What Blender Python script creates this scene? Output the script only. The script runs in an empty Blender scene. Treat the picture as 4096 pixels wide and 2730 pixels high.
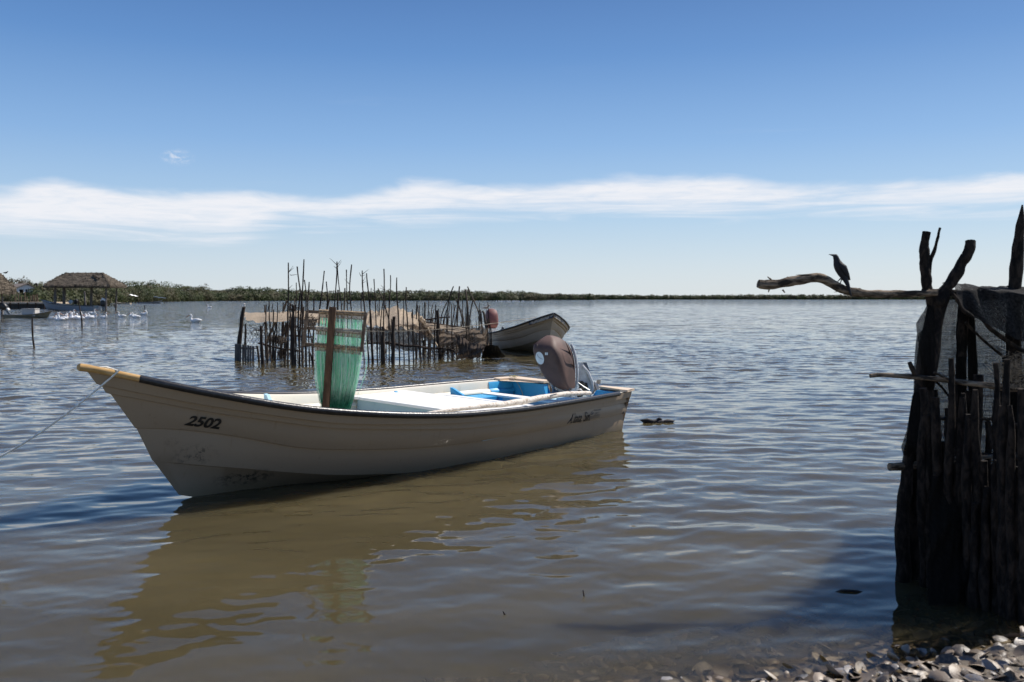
import bpy, bmesh, math, random
import numpy as np
from mathutils import Vector, Matrix
R = math.radians
rng = np.random.default_rng(7)
random.seed(7)
S = bpy.context.scene
COL = S.collection

# ------------------------------------------------------------ camera, sky, sun, exposure
H = 1.7; F = 3500.0; HY = 1197.0
PITCH = math.atan((1365 - HY) / F)
cam_d = bpy.data.cameras.new('camera'); cam = bpy.data.objects.new('camera', cam_d); COL.objects.link(cam)
cam.location = (0, 0, H); cam.rotation_euler = (R(90) - PITCH, 0, 0)
cam_d.sensor_width = 36; cam_d.lens = 36 * F / 4096
cam_d.clip_start = 0.05; cam_d.clip_end = 30000
cam_d.dof.use_dof = True; cam_d.dof.focus_distance = 9.6; cam_d.dof.aperture_fstop = 3.2
S.camera = cam
SUN_AZ, SUN_EL = 58.0, 51.0
w = bpy.data.worlds.new('World'); S.world = w; w.use_nodes = True
S.view_settings.view_transform = 'Standard'; S.view_settings.look = 'None'
S.view_settings.gamma = 1.0; S.view_settings.exposure = 0.3
sd = bpy.data.lights.new('sun', 'SUN'); sun = bpy.data.objects.new('sun', sd); COL.objects.link(sun)
sd.energy = 5.0; sd.angle = R(0.5); sd.color = (1.0, 0.94, 0.86)
d = Vector((math.sin(R(SUN_AZ)) * math.cos(R(SUN_EL)), math.cos(R(SUN_AZ)) * math.cos(R(SUN_EL)), math.sin(R(SUN_EL))))
sun.rotation_euler = d.to_track_quat('Z', 'Y').to_euler()
sun.location = d * 50

class NT:
    """tiny node helper"""
    def __init__(s, tree): s.t = tree; s.n = tree.nodes; s.l = tree.links
    def new(s, typ, **kw):
        n = s.n.new(typ)
        for k, v in kw.items(): setattr(n, k, v)
        return n
    def put(s, n, i, v):
        if hasattr(v, 'is_linked') or isinstance(v, bpy.types.NodeSocket): s.l.new(v, n.inputs[i])
        else: n.inputs[i].default_value = v
    def math(s, op, a, b=None, c=None, clamp=False):
        n = s.new('ShaderNodeMath', operation=op, use_clamp=clamp); s.put(n, 0, a)
        if b is not None: s.put(n, 1, b)
        if c is not None: s.put(n, 2, c)
        return n.outputs[0]
    def mix(s, f, a, b, typ='RGBA', blend='MIX'):
        n = s.new('ShaderNodeMix', data_type=typ)
        if typ == 'RGBA': n.blend_type = blend; ia, ib, o = 6, 7, 2
        else: ia, ib, o = 2, 3, 0
        s.put(n, 0, f); s.put(n, ia, a); s.put(n, ib, b); return n.outputs[o]
    def noise(s, vec, scale, detail=4, rough=.5, dist=0.0, out=0):
        n = s.new('ShaderNodeTexNoise'); s.put(n, 'Scale', scale); s.put(n, 'Detail', detail)
        s.put(n, 'Roughness', rough); s.put(n, 'Distortion', dist)
        if vec is not None: s.l.new(vec, n.inputs['Vector'])
        return n.outputs[out]
    def mapr(s, v, a, b, c=0.0, d=1.0, typ='SMOOTHSTEP'):
        n = s.new('ShaderNodeMapRange', interpolation_type=typ); s.put(n, 0, v)
        for i, q in enumerate((a, b, c, d)): s.put(n, i + 1, q)
        return n.outputs[0]
    def ramp(s, v, pts, interp='LINEAR'):
        n = s.new('ShaderNodeValToRGB'); s.put(n, 0, v); e = n.color_ramp.elements; n.color_ramp.interpolation = interp
        while len(e) > 1: e.remove(e[-1])
        for i, (p, c) in enumerate(pts):
            q = e[0] if i == 0 else e.new(p)
            q.position = p; q.color = c if len(c) == 4 else (*c, 1)
        return n.outputs[0]
    def scale(s, vec, sc, loc=(0, 0, 0), rot=(0, 0, 0)):
        n = s.new('ShaderNodeMapping'); s.l.new(vec, n.inputs[0]); n.inputs['Scale'].default_value = sc
        n.inputs['Location'].default_value = loc; n.inputs['Rotation'].default_value = rot; return n.outputs[0]

def build_world():
    t = NT(w.node_tree); t.n.clear()
    sky = t.new('ShaderNodeTexSky', sky_type='NISHITA'); sky.sun_disc = False
    sky.sun_elevation = R(SUN_EL); sky.sun_rotation = R(SUN_AZ); sky.altitude = 0; sky.air_density = 1.15
    sky.dust_density = 0.7; sky.ozone_density = 1.6
    tc = t.new('ShaderNodeTexCoord').outputs['Generated']
    sp = t.new('ShaderNodeSeparateXYZ'); t.l.new(tc, sp.inputs[0]); X, Y, Z = sp.outputs
    az = t.math('MULTIPLY', t.math('ARCTAN2', X, Y), 57.29578)      # degrees right of the view axis
    el = t.math('MULTIPLY', t.math('ARCSINE', Z), 57.29578)
    cv = t.new('ShaderNodeCombineXYZ'); t.l.new(az, cv.inputs[0]); t.l.new(el, cv.inputs[1]); ae = cv.outputs[0]
    # the long cloud bank, given by its upper and lower edge against azimuth
    def edge(pts):
        lo, hi = -36.0, 36.0
        v = t.math('DIVIDE', t.math('SUBTRACT', az, lo), hi - lo)
        return t.math('MULTIPLY', t.ramp(v, [((a - lo) / (hi - lo), (e / 12,) * 3) for a, e in pts], 'EASE'), 12.0)
    def ea(px, py):
        dx = (px - 2048) / F; dz = (HY - py) / F
        return (math.degrees(math.atan(dx)), math.degrees(math.atan2(dz, math.hypot(1, dx))))
    up = edge([(-36, 6.4)] + [ea(*p) for p in ((0, 752), (250, 712), (620, 765), (1000, 765), (1300, 785), (1700, 722), (2100, 738), (2450, 712), (2780, 698), (3300, 742), (3700, 718), (4090, 688))] + [(36, 7.6)])
    dn = edge([(-36, 3.0)] + [ea(*p) for p in ((0, 935), (450, 948), (900, 972), (1200, 905), (1600, 885), (2000, 865), (2450, 860), (2800, 872), (3300, 845), (3700, 858), (4090, 850))] + [(36, 4.6)])
    wob = t.noise(t.scale(ae, (.22, .9, 1)), 1.0, 6, .55, .4)
    w2 = t.noise(t.scale(ae, (.10, 1.6, 1), rot=(0, 0, R(-6))), 1.0, 7, .62, .9)
    off = t.math('MULTIPLY', t.math('SUBTRACT', wob, .5), 1.3)
    e1 = t.math('ADD', el, off)
    top = t.mapr(t.math('SUBTRACT', up, e1), -.18, .85)
    off2 = t.math('MULTIPLY', t.math('SUBTRACT', w2, .5), 3.2)
    bot = t.mapr(t.math('SUBTRACT', t.math('ADD', el, off2), dn), -.55, 1.5)
    m = t.math('MULTIPLY', t.math('MULTIPLY', top, bot), t.mapr(t.noise(t.scale(ae, (.35, 2.6, 1), rot=(0, 0, R(8))), 1.0, 6, .65, .8), .25, .6, .72, 1.0))
    # one small puff high on the left, faint scraps elsewhere
    pa, pe = ea(722, 636)
    dd = t.math('SQRT', t.math('ADD', t.math('POWER', t.math('DIVIDE', t.math('SUBTRACT', az, pa), 1.15), 2.0), t.math('POWER', t.math('DIVIDE', t.math('SUBTRACT', el, pe), .62), 2.0)))
    pn = t.noise(t.scale(ae, (1.6, 3.0, 1), rot=(0, 0, R(25))), 1.0, 6, .7, .6)
    puff = t.math('MULTIPLY', t.mapr(dd, 1.0, .1), t.mapr(pn, .40, .72))
    scr = t.math('MULTIPLY', t.mapr(t.noise(t.scale(ae, (.05, .55, 1)), 1.0, 6, .6, .5), .60, .85), t.mapr(el, 16, 4))
    scr = t.math('MULTIPLY', scr, .35)
    m = t.math('MAXIMUM', t.math('MULTIPLY', m, .97), t.math('MAXIMUM', t.math('MULTIPLY', puff, .75), scr), clamp=True)
    # behind the camera and high up the same air, a few thin clouds
    front = t.mapr(Y, -.1, .3)
    m = t.math('MULTIPLY', m, front)
    bl = t.new('ShaderNodeHueSaturation'); bl.inputs['Saturation'].default_value = 1.12; bl.inputs['Value'].default_value = 1.0
    t.l.new(sky.outputs[0], bl.inputs['Color'])
    grad = t.ramp(t.math('DIVIDE', el, 90.0, clamp=True), [(0, (.72, .80, .86)), (.022, (.62, .74, .86)), (.06, (.43, .62, .85)), (.11, (.25, .45, .78)), (.17, (.115, .275, .61)), (.22, (.068, .18, .46)), (.5, (.05, .13, .36)), (1, (.045, .11, .32))])
    gs = t.new('ShaderNodeVectorMath', operation='SCALE'); t.l.new(grad, gs.inputs[0]); gs.inputs[3].default_value = 9.1
    air = t.mix(.82, bl.outputs[0], gs.outputs[0])
    col = t.mix(m, air, (7.9, 8.0, 8.4, 1))
    bg = t.new('ShaderNodeBackground'); t.l.new(col, bg.inputs[0]); bg.inputs[1].default_value = 0.09
    out = t.new('ShaderNodeOutputWorld'); t.l.new(bg.outputs[0], out.inputs[0])
build_world()

# ------------------------------------------------------------ helpers
def gp(px, py, Z=0.0):
    """point of the place seen at photo pixel px,py lying at height Z"""
    c, s = math.cos(PITCH), math.sin(PITCH); x = (px - 2048) / F; u = (1365 - py) / F
    dv = (x, c + u * s, -s + u * c); T = (Z - H) / dv[2]
    return Vector((dv[0] * T, dv[1] * T, Z))
def at(px, py, Y):
    c, s = math.cos(PITCH), math.sin(PITCH); x = (px - 2048) / F; u = (1365 - py) / F
    dv = (x, c + u * s, -s + u * c); T = Y / dv[1]
    return Vector((dv[0] * T, Y, H + dv[2] * T))

def tag(o, label=None, cat=None, group=None, kind=None):
    if label: o['label'] = label
    if cat: o['category'] = cat
    if group: o['group'] = group
    if kind: o['kind'] = kind
    return o
def empty(name, loc=(0, 0, 0), rot=(0, 0, 0), label=None, cat=None, group=None):
    o = bpy.data.objects.new(name, None); COL.objects.link(o); o.location = loc; o.rotation_euler = rot
    o.empty_display_size = .1
    return tag(o, label, cat, group)
def copy_tree(o, parent=None):
    c = o.copy(); COL.objects.link(c)
    if parent: c.parent = parent
    for ch in o.children: copy_tree(ch, c)
    return c

class MB:
    def __init__(s): s.v = []; s.f = []
    def add(s, vs, fs):
        k = len(s.v); s.v += [tuple(v) for v in vs]; s.f += [tuple(i + k for i in f) for f in fs]; return s
    def box(s, c, size, m=None):
        x, y, z = [q / 2 for q in size]
        vs = [Vector((a * x, b * y, e * z)) for a in (-1, 1) for b in (-1, 1) for e in (-1, 1)]
        if m is not None: vs = [m @ v for v in vs]
        vs = [v + Vector(c) for v in vs]
        return s.add(vs, [(0, 1, 3, 2), (4, 6, 7, 5), (0, 4, 5, 1), (2, 3, 7, 6), (0, 2, 6, 4), (1, 5, 7, 3)])
    def bar(s, a, b, wd, th, up=(0, 0, 1)):
        """rectangular bar from a to b"""
        a, b = Vector(a), Vector(b); t = (b - a).normalized(); up = Vector(up)
        sd_ = t.cross(up).normalized(); u = sd_.cross(t)
        vs = []
        for p in (a, b):
            for i, j in ((-1, -1), (1, -1), (1, 1), (-1, 1)): vs.append(p + sd_ * i * wd / 2 + u * j * th / 2)
        return s.add(vs, [(0, 3, 2, 1), (4, 5, 6, 7)] + [(i, (i + 1) % 4, (i + 1) % 4 + 4, i + 4) for i in range(4)])
    def tube(s, pts, rad, n=8, cap=True, flat=1.0, up=None):
        pts = [Vector(p) for p in pts]; m = len(pts)
        if not hasattr(rad, '__len__'): rad = [rad] * m
        T = [(pts[min(i + 1, m - 1)] - pts[max(i - 1, 0)]).normalized() for i in range(m)]
        ref = Vector(up) if up else (Vector((0, 0, 1)) if abs(T[0].z) < .8 else Vector((0, 1, 0)))
        u = (ref - T[0] * ref.dot(T[0])).normalized(); vs = []
        for i in range(m):
            u = (u - T[i] * u.dot(T[i])).normalized(); b = T[i].cross(u)
            r = rad[i]; ru, rb = r if hasattr(r, '__len__') else (r * flat, r)
            for k in range(n):
                a = 2 * math.pi * k / n; vs.append(pts[i] + u * math.cos(a) * ru + b * math.sin(a) * rb)
        fs = [(i * n + k, i * n + (k + 1) % n, (i + 1) * n + (k + 1) % n, (i + 1) * n + k) for i in range(m - 1) for k in range(n)]
        if cap: fs += [tuple(range(n))[::-1], tuple((m - 1) * n + k for k in range(n))]
        return s.add(vs, fs)
    def grid(s, P, closed=False):
        """P[i][j] rows of points"""
        n, m = len(P), len(P[0]); vs = [v for r in P for v in r]
        fs = [(i * m + j, i * m + (j + 1) % m, (i + 1) * m + (j + 1) % m, (i + 1) * m + j) for i in range(n - 1) for j in range(m if closed else m - 1)]
        return s.add(vs, fs)
    def build(s, name, mat, parent=None, smooth=None, loc=None):
        me = bpy.data.meshes.new(name)
        vs = s.v
        if loc is not None: vs = [(v[0] - loc[0], v[1] - loc[1], v[2] - loc[2]) for v in vs]
        me.from_pydata(vs, [], s.f); me.update()
        bm = bmesh.new(); bm.from_mesh(me); bmesh.ops.recalc_face_normals(bm, faces=bm.faces); bm.to_mesh(me); bm.free()
        if smooth is not None:
            me.polygons.foreach_set('use_smooth', [True] * len(me.polygons))
            if smooth < 179: me.set_sharp_from_angle(angle=R(smooth))
        o = bpy.data.objects.new(name, me); COL.objects.link(o)
        if loc is not None: o.location = loc
        if parent: o.parent = parent
        me.materials.append(mat); return o

def np_mesh(name, V, Fq, mat, smooth=False, attr=None):
    """fast mesh from numpy verts and quad/tri index array"""
    me = bpy.data.meshes.new(name); k = Fq.shape[1]
    me.vertices.add(len(V)); me.vertices.foreach_set('co', np.asarray(V, np.float32).ravel())
    me.loops.add(Fq.size); me.loops.foreach_set('vertex_index', Fq.astype(np.int32).ravel())
    me.polygons.add(len(Fq)); me.polygons.foreach_set('loop_start', np.arange(0, Fq.size, k, dtype=np.int32))
    if smooth: me.polygons.foreach_set('use_smooth', np.ones(len(Fq), bool))
    if attr is not None:
        a = me.attributes.new('tone', 'FLOAT', 'FACE'); a.data.foreach_set('value', attr.astype(np.float32))
    me.update(calc_edges=True); me.validate()
    o = bpy.data.objects.new(name, me); COL.objects.link(o); me.materials.append(mat); return o

def wobble(pts, n, amp, seed=0):
    """resample a polyline with natural irregularity"""
    r = np.random.default_rng(abs(int(seed))); pts = np.array([tuple(p) for p in pts], float)
    L = np.concatenate([[0], np.cumsum(np.linalg.norm(np.diff(pts, axis=0), axis=1))])
    t = np.linspace(0, L[-1], n); q = np.stack([np.interp(t, L, pts[:, k]) for k in range(3)], 1)
    if n > 4:
        for _ in range(2): q[1:-1] = (q[:-2] + q[1:-1] * 2 + q[2:]) / 4
    j = r.normal(size=(n, 3)) * amp
    for _ in range(2): j[1:-1] = (j[:-2] + j[1:-1] + j[2:]) / 3
    return q + j

def stick(mb, pts, r0, r1, n=12, k=7, amp=None, seed=0, knots=True):
    q = wobble(pts, n, amp if amp is not None else r0 * .5, seed); rr = np.random.default_rng(abs(int(seed)) + 5)
    rad = np.linspace(r0, r1, n) * (1 + (rr.normal(size=n) * .10 if knots else 0))
    mb.tube(q, list(rad), k)
    return q

# ------------------------------------------------------------ materials
def mat(name, build):
    m = bpy.data.materials.new(name); m.use_nodes = True; t = NT(m.node_tree)
    b = t.n['Principled BSDF']; t.b = b; t.out = t.n['Material Output']
    t.obj = t.new('ShaderNodeTexCoord').outputs['Object']
    build(t, b); return m
def bump(t, h, strength=.3, dist=.01):
    n = t.new('ShaderNodeBump'); n.inputs['Strength'].default_value = strength; n.inputs['Distance'].default_value = dist
    t.l.new(h, n.inputs['Height']); t.l.new(n.outputs[0], t.b.inputs['Normal'])
def c4(c): return (*c, 1)

def paint(name, col, rough=.4, dirt=(.25, .2, .14), amt=.35, sc=3.0, spots=None, streak=False):
    def f(t, b):
        n1 = t.noise(t.obj, sc, 6, .65); m = t.mapr(n1, .5, .78)
        c = t.mix(t.math('MULTIPLY', m, amt), c4(col), c4(dirt))
        n2 = t.noise(t.obj, sc * 14, 3, .6); c = t.mix(t.math('MULTIPLY', t.mapr(n2, .64, .72), .35), c, c4(dirt))
        if streak:
            n3 = t.noise(t.scale(t.obj, (9, 9, .7)), 1.0, 5, .6); c = t.mix(t.math('MULTIPLY', t.mapr(n3, .5, .8), .3), c, c4(dirt))
        t.put(b, 'Base Color', c)
        t.put(b, 'Roughness', t.mapr(n1, .3, .8, rough * .8, min(1, rough * 1.5)))
        bump(t, n2, .06, .01)
    return mat(name, f)

def hull_mat(name, col, dark=True, smear=.3):
    def f(t, b):
        sp = t.new('ShaderNodeSeparateXYZ'); t.l.new(t.obj, sp.inputs[0])
        n1 = t.noise(t.obj, 1.6, 6, .6); n2 = t.noise(t.obj, 22, 4, .7)
        n3 = t.noise(t.scale(t.obj, (7, 7, .8)), 1.0, 5, .65)
        c = t.mix(t.math('MULTIPLY', t.mapr(n1, .42, .75), smear), c4(col), (.36, .29, .20, 1))
        c = t.mix(t.math('MULTIPLY', t.mapr(n3, .52, .78), .22), c, (.30, .25, .19, 1))
        c = t.mix(t.math('MULTIPLY', t.mapr(n2, .69, .73), .7), c, (.05, .045, .04, 1))
        n5 = t.noise(t.scale(t.obj, (1.2, 1.2, 26), rot=(0, R(4), 0)), 1.0, 4, .8)
        c = t.mix(t.math('MULTIPLY', t.mapr(n5, .62, .72), t.math('MULTIPLY', t.mapr(n1, .45, .6), .45)), c, (.20, .17, .13, 1))
        n6 = t.noise(t.scale(t.obj, (26, 26, 1.1)), 1.0, 3, .6)
        c = t.mix(t.math('MULTIPLY', t.mapr(n6, .60, .74), .4), c, (.24, .17, .10, 1))
        # browner and darker towards the waterline (height-bound) and algae blotches
        low = t.math('MULTIPLY', t.mapr(sp.outputs[2], .16, -.02), t.mapr(n1, .2, .6))
        c = t.mix(t.math('MULTIPLY', low, .5), c, (.20, .17, .10, 1))
        if dark:
            for (cx, cz, rx, rz, am) in ((5.78, .40, .16, .10, .75), (5.32, .14, .24, .09, 1.0), (5.95, .52, .05, .04, .5)):
                dx = t.math('DIVIDE', t.math('SUBTRACT', sp.outputs[0], cx), rx); dz = t.math('DIVIDE', t.math('SUBTRACT', sp.outputs[2], cz), rz)
                r = t.math('SQRT', t.math('ADD', t.math('POWER', dx, 2.0), t.math('POWER', dz, 2.0)))
                k = t.math('MULTIPLY', t.mapr(r, 1.3, .2), t.mapr(t.noise(t.obj, 16, 5, .75), .46, .60))
                c = t.mix(t.math('MULTIPLY', k, am), c, (.03, .03, .028, 1))
        t.put(b, 'Base Color', c); t.put(b, 'Roughness', t.mapr(n1, .3, .8, .30, .55))
        bump(t, t.noise(t.obj, 5, 3, .5), .10, .02)
    return mat(name, f)

def wood(name, a, b_, sc=(3, 3, 30), rough=.8, bs=.5, bd=.01, contrast=(.35, .7)):
    def f(t, b):
        n = t.noise(t.scale(t.obj, sc), 1.0, 6, .65, .4)
        c = t.mix(t.mapr(n, *contrast), c4(a), c4(b_)); t.put(b, 'Base Color', c); t.put(b, 'Roughness', rough); t.put(b, 'Specular IOR Level', .22)
        bump(t, n, bs, bd)
    return mat(name, f)

def flatmat(name, col, rough=.6, metal=0.0, var=.25, sc=8.0, bs=.1, emit=None):
    def f(t, b):
        n = t.noise(t.obj, sc, 5, .6)
        dk = tuple(q * (1 - var) for q in col); lt = tuple(min(1, q * (1 + var)) for q in col)
        t.put(b, 'Base Color', t.mix(t.mapr(n, .3, .7), c4(dk), c4(lt))); t.put(b, 'Roughness', rough); t.put(b, 'Metallic', metal)
        if bs: bump(t, n, bs, .01)
    return mat(name, f)

M_HULL = hull_mat('cream_gelcoat', (.335, .255, .178))
M_HULL2 = hull_mat('weathered_gelcoat', (.43, .35, .26), dark=False, smear=.5)
M_HULL3 = hull_mat('stained_gelcoat', (.20, .185, .13), dark=False, smear=.8)
M_HULLB = hull_mat('grey_blue_gelcoat', (.32, .35, .40), dark=False, smear=.4)
M_LINER = paint('cream_liner', (.74, .69, .58), .5, (.40, .33, .22), .45, 4)
M_WHITE = paint('white_panel', (.82, .80, .76), .5, (.5, .45, .36), .18, 2.5)
M_BLUE = paint('bright_blue_paint', (.035, .33, .62), .45, (.02, .16, .34), .4, 5)
M_PALEBLUE = paint('pale_blue_paint', (.42, .66, .80), .5, (.25, .45, .58), .3, 4)
M_GREYBLUE = paint('shaded_grey_blue', (.30, .42, .47), .55, (.2, .28, .32), .3, 4)  # blue paint with shade mixed into its colour
M_BEIGE = paint('beige_cap', (.70, .55, .40), .5, (.42, .30, .18), .4, 6)
M_RUBBER = flatmat('black_rubber', (.022, .021, .022), .32, 0, .4, 30, .3)
M_YELLOW = wood('varnished_yellow_wood', (.42, .24, .08), (.62, .42, .20), (3, 12, 12), .4, .2, .004)
M_INK = flatmat('black_lettering', (.012, .011, .010), .5, 0, .2, 20, 0)
M_INKGREY = flatmat('faded_lettering', (.09, .085, .08), .6, 0, .3, 20, 0)
M_POST = wood('dark_brown_timber', (.035, .020, .012), (.12, .070, .042), (14, 14, 2.0), .75, .6, .01)
M_FRAME = wood('weathered_rack_timber', (.07, .05, .035), (.17, .13, .10), (5, 14, 14), .8, .5, .01)
M_CORD = flatmat('pale_cord', (.85, .78, .66), .85, 0, .35, 60, .5)
M_WRAP = flatmat('brown_cord_wrap', (.30, .22, .14), .9, 0, .5, 60, .8)
M_STAKE = wood('wet_dark_stake', (.018, .013, .010), (.075, .052, .038), (20, 20, 3.0), .8, .7, .01)
M_STAKE2 = wood('grey_brown_stake', (.06, .045, .032), (.17, .13, .095), (20, 20, 3.0), .85, .7, .01)
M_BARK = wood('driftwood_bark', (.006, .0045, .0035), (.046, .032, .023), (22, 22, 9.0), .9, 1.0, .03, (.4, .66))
M_BARKPALE = wood('pale_driftwood', (.030, .022, .016), (.30, .225, .155), (7, 30, 30), .9, 1.0, .03, (.40, .64))
M_STRIP = wood('bleached_pole', (.40, .32, .25), (.74, .68, .60), (5, 30, 30), .75, .5, .006, (.3, .6))
M_COWL = flatmat('faded_brown_cover', (.088, .048, .037), .65, 0, .35, 3.0, .25)
M_COWLRED = flatmat('faded_red_cover', (.15, .050, .045), .6, 0, .3, 5.0, .25)
M_METAL = flatmat('pale_grey_casting', (.55, .55, .54), .38, .25, .25, 10, .2)
M_METALDK = flatmat('blue_grey_blade', (.10, .125, .155), .42, .3, .3, 6, .15)
M_OIL = flatmat('oily_metal', (.12, .10, .07), .45, .4, .6, 24, .6)
M_DISC = flatmat('white_badge', (.62, .66, .66), .4, 0, .06, 10, 0)
M_DARK = flatmat('dark_plastic', (.02, .02, .022), .45, 0, .3, 10, .1)
M_THATCH = wood('palm_thatch', (.045, .036, .028), (.20, .165, .125), (1.2, 1.2, 9), .95, 1.0, .2, (.35, .65))
M_PELWHITE = flatmat('white_feathers', (.90, .89, .87), .8, 0, .07, 14, .2)
M_BILL = flatmat('orange_bill', (.55, .26, .12), .6, 0, .2, 10, 0)
M_BIRDBLK = flatmat('black_feathers', (.006, .006, .008), .75, 0, .5, 30, .3)
M_BIRDBRN = flatmat('grey_brown_feathers', (.055, .045, .042), .7, 0, .6, 30, .4)
M_BILLW = flatmat('pale_bill', (.75, .72, .62), .5, 0, .1, 10, 0)
M_GREYBIRD = flatmat('grey_feathers', (.22, .20, .18), .8, 0, .4, 20, .2)
M_HOUSEW = paint('white_house_wall', (.72, .71, .68), .8, (.4, .36, .3), .3, .6)
M_ROOF = flatmat('grey_brown_roof', (.16, .13, .11), .9, 0, .3, 2, .3)
M_SAND = flatmat('pale_sand_deck', (.48, .39, .29), .9, 0, .25, 2, .3)
M_COOLER = paint('white_icebox', (.50, .48, .45), .5, (.4, .36, .3), .3, 3)
M_SLAT = wood('grey_slats', (.07, .065, .06), (.17, .16, .155), (9, 9, 2), .85, .4, .01)

def strand_mat():
    def f(t, b):
        g = t.new('ShaderNodeNewGeometry'); sp = t.new('ShaderNodeSeparateXYZ'); t.l.new(g.outputs['Position'], sp.inputs[0])
        rnd = g.outputs['Random Per Island']
        base = t.mix(t.mapr(rnd, .35, .65, typ='LINEAR'), (.36, .90, .66, 1), (.88, 1.0, .94, 1))
        # strands turn deeper green towards the gathered foot of the net
        k = t.mapr(t.math('ADD', sp.outputs[2], t.math('MULTIPLY', t.noise(g.outputs['Position'], 16, 3), .12)), .90, .70)
        c = t.mix(k, base, t.mix(rnd, (.010, .20, .115, 1), (.06, .42, .27, 1)))
        t.put(b, 'Base Color', c); t.put(b, 'Roughness', .45)
        tr = t.new('ShaderNodeBsdfTranslucent'); t.l.new(c, tr.inputs[0])
        mx = t.new('ShaderNodeMixShader'); mx.inputs[0].default_value = .55
        t.l.new(b.outputs[0], mx.inputs[1]); t.l.new(tr.outputs[0], mx.inputs[2]); t.l.new(mx.outputs[0], t.out.inputs[0])
    return mat('green_monofilament', f)
M_NET = strand_mat()

def weave(name, col, dens, sc, col2=None, trans=.3, hole=0.0):
    """open weave cloth: strands opaque, gaps clear"""
    def f(t, b):
        uv = t.new('ShaderNodeUVMap').outputs[0]
        sp = t.new('ShaderNodeSeparateXYZ'); t.l.new(uv, sp.inputs[0])
        wob = t.noise(uv, sc * .05, 3)
        def line(x, k):
            s_ = t.math('FRACT', t.math('ADD', t.math('MULTIPLY', x, k), t.math('MULTIPLY', wob, 2.0)))
            return t.math('LESS_THAN', t.math('ABSOLUTE', t.math('SUBTRACT', s_, .5)), dens / 2)
        a = t.math('MAXIMUM', line(sp.outputs[0], sc), line(sp.outputs[1], sc))
        big = t.noise(uv, 5, 4, .6)
        a = t.math('MAXIMUM', a, t.mapr(big, .55, .75, 0, .8))
        if hole: a = t.math('MULTIPLY', a, t.mapr(t.noise(uv, 9, 4, .7), .30, .42, 1 - hole, 1))
        c = t.mix(t.mapr(t.noise(uv, 12, 5, .6), .3, .7), c4(col), c4(col2 or tuple(q * .6 for q in col)))
        t.put(b, 'Base Color', c); t.put(b, 'Roughness', .85); t.put(b, 'Specular IOR Level', .08)
        tr = t.new('ShaderNodeBsdfTranslucent'); t.l.new(c, tr.inputs[0])
        mx = t.new('ShaderNodeMixShader'); mx.inputs[0].default_value = trans
        t.l.new(b.outputs[0], mx.inputs[1]); t.l.new(tr.outputs[0], mx.inputs[2])
        tp = t.new('ShaderNodeBsdfTransparent'); m2 = t.new('ShaderNodeMixShader')
        t.l.new(a, m2.inputs[0]); t.l.new(tp.outputs[0], m2.inputs[1]); t.l.new(mx.outputs[0], m2.inputs[2]); t.l.new(m2.outputs[0], t.out.inputs[0])
    return mat(name, f)
M_SHADE = weave('black_shade_net', (.013, .011, .009), .62, 60, (.007, .006, .005), .08)
M_TARP = weave('tan_cloth', (.56, .46, .35), .93, 90, (.30, .235, .17), .3)
M_TARPNET = weave('brown_netting', (.30, .235, .17), .62, 40, (.15, .11, .08), .35, .35)
M_DKSHEET = weave('dark_brown_sheet', (.13, .10, .08), .9, 60, (.06, .045, .035), .2)

def add_uv(o, n, m):
    """grid uv for a mesh built by MB.grid with n rows, m columns (uv in metres-ish 0..1)"""
    me = o.data; uv = me.uv_layers.new(name='UVMap')
    for p in me.polygons:
        for li in p.loop_indices:
            vi = me.loops[li].vertex_index; uv.data[li].uv = ((vi % m) / (m - 1), (vi // m) / (n - 1))

def cloth(name, corners_rows, mat_, n=24, m=36, amp=.05, seed=0, uvs=(1, 1), parent=None, fold=None, mate=.0):
    """bilinear sheet through rows of control points [row][col], with folds"""
    P = np.array([[tuple(p) for p in r] for r in corners_rows], float); R0, C0 = P.shape[:2]
    rr = np.random.default_rng(seed)
    u = np.linspace(0, C0 - 1, m); v = np.linspace(0, R0 - 1, n)
    def sm(t): return t
    rows = np.stack([np.stack([np.interp(u, np.arange(C0), P[i, :, k]) for k in range(3)], 1) for i in range(R0)])
    Q = np.zeros((n, m, 3))
    for k in range(3):
        for j in range(m): Q[:, j, k] = np.interp(v, np.arange(R0), rows[:, j, k])
    U, V = np.meshgrid(np.linspace(0, 1, m), np.linspace(0, 1, n))
    ph = rr.uniform(0, 6.28, 8); D = 0
    for i in range(8):
        fu, fv = rr.uniform(2, 30), rr.uniform(.5, 6)
        D = D + np.sin(fu * U * 6.28 / 2 + fv * V * 6.28 / 2 + ph[i] + 1.5 * np.sin(V * 3 + ph[i])) / (1 + .15 * fu)
    D *= amp / 2.2
    Q[:, :, 1] += D; Q[:, :, 2] += D * .35
    mb = MB().grid([[tuple(Q[i, j]) for j in range(m)] for i in range(n)])
    o = mb.build(name, mat_, parent, 179)
    me = o.data; uv = me.uv_layers.new(name='UVMap'); idx = np.zeros(len(me.loops), np.int32); me.loops.foreach_get('vertex_index', idx)
    uvv = np.stack([(idx % m) / (m - 1) * uvs[0], (idx // m) / (n - 1) * uvs[1]], 1); uv.data.foreach_set('uv', uvv.astype(np.float32).ravel())
    return o

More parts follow.
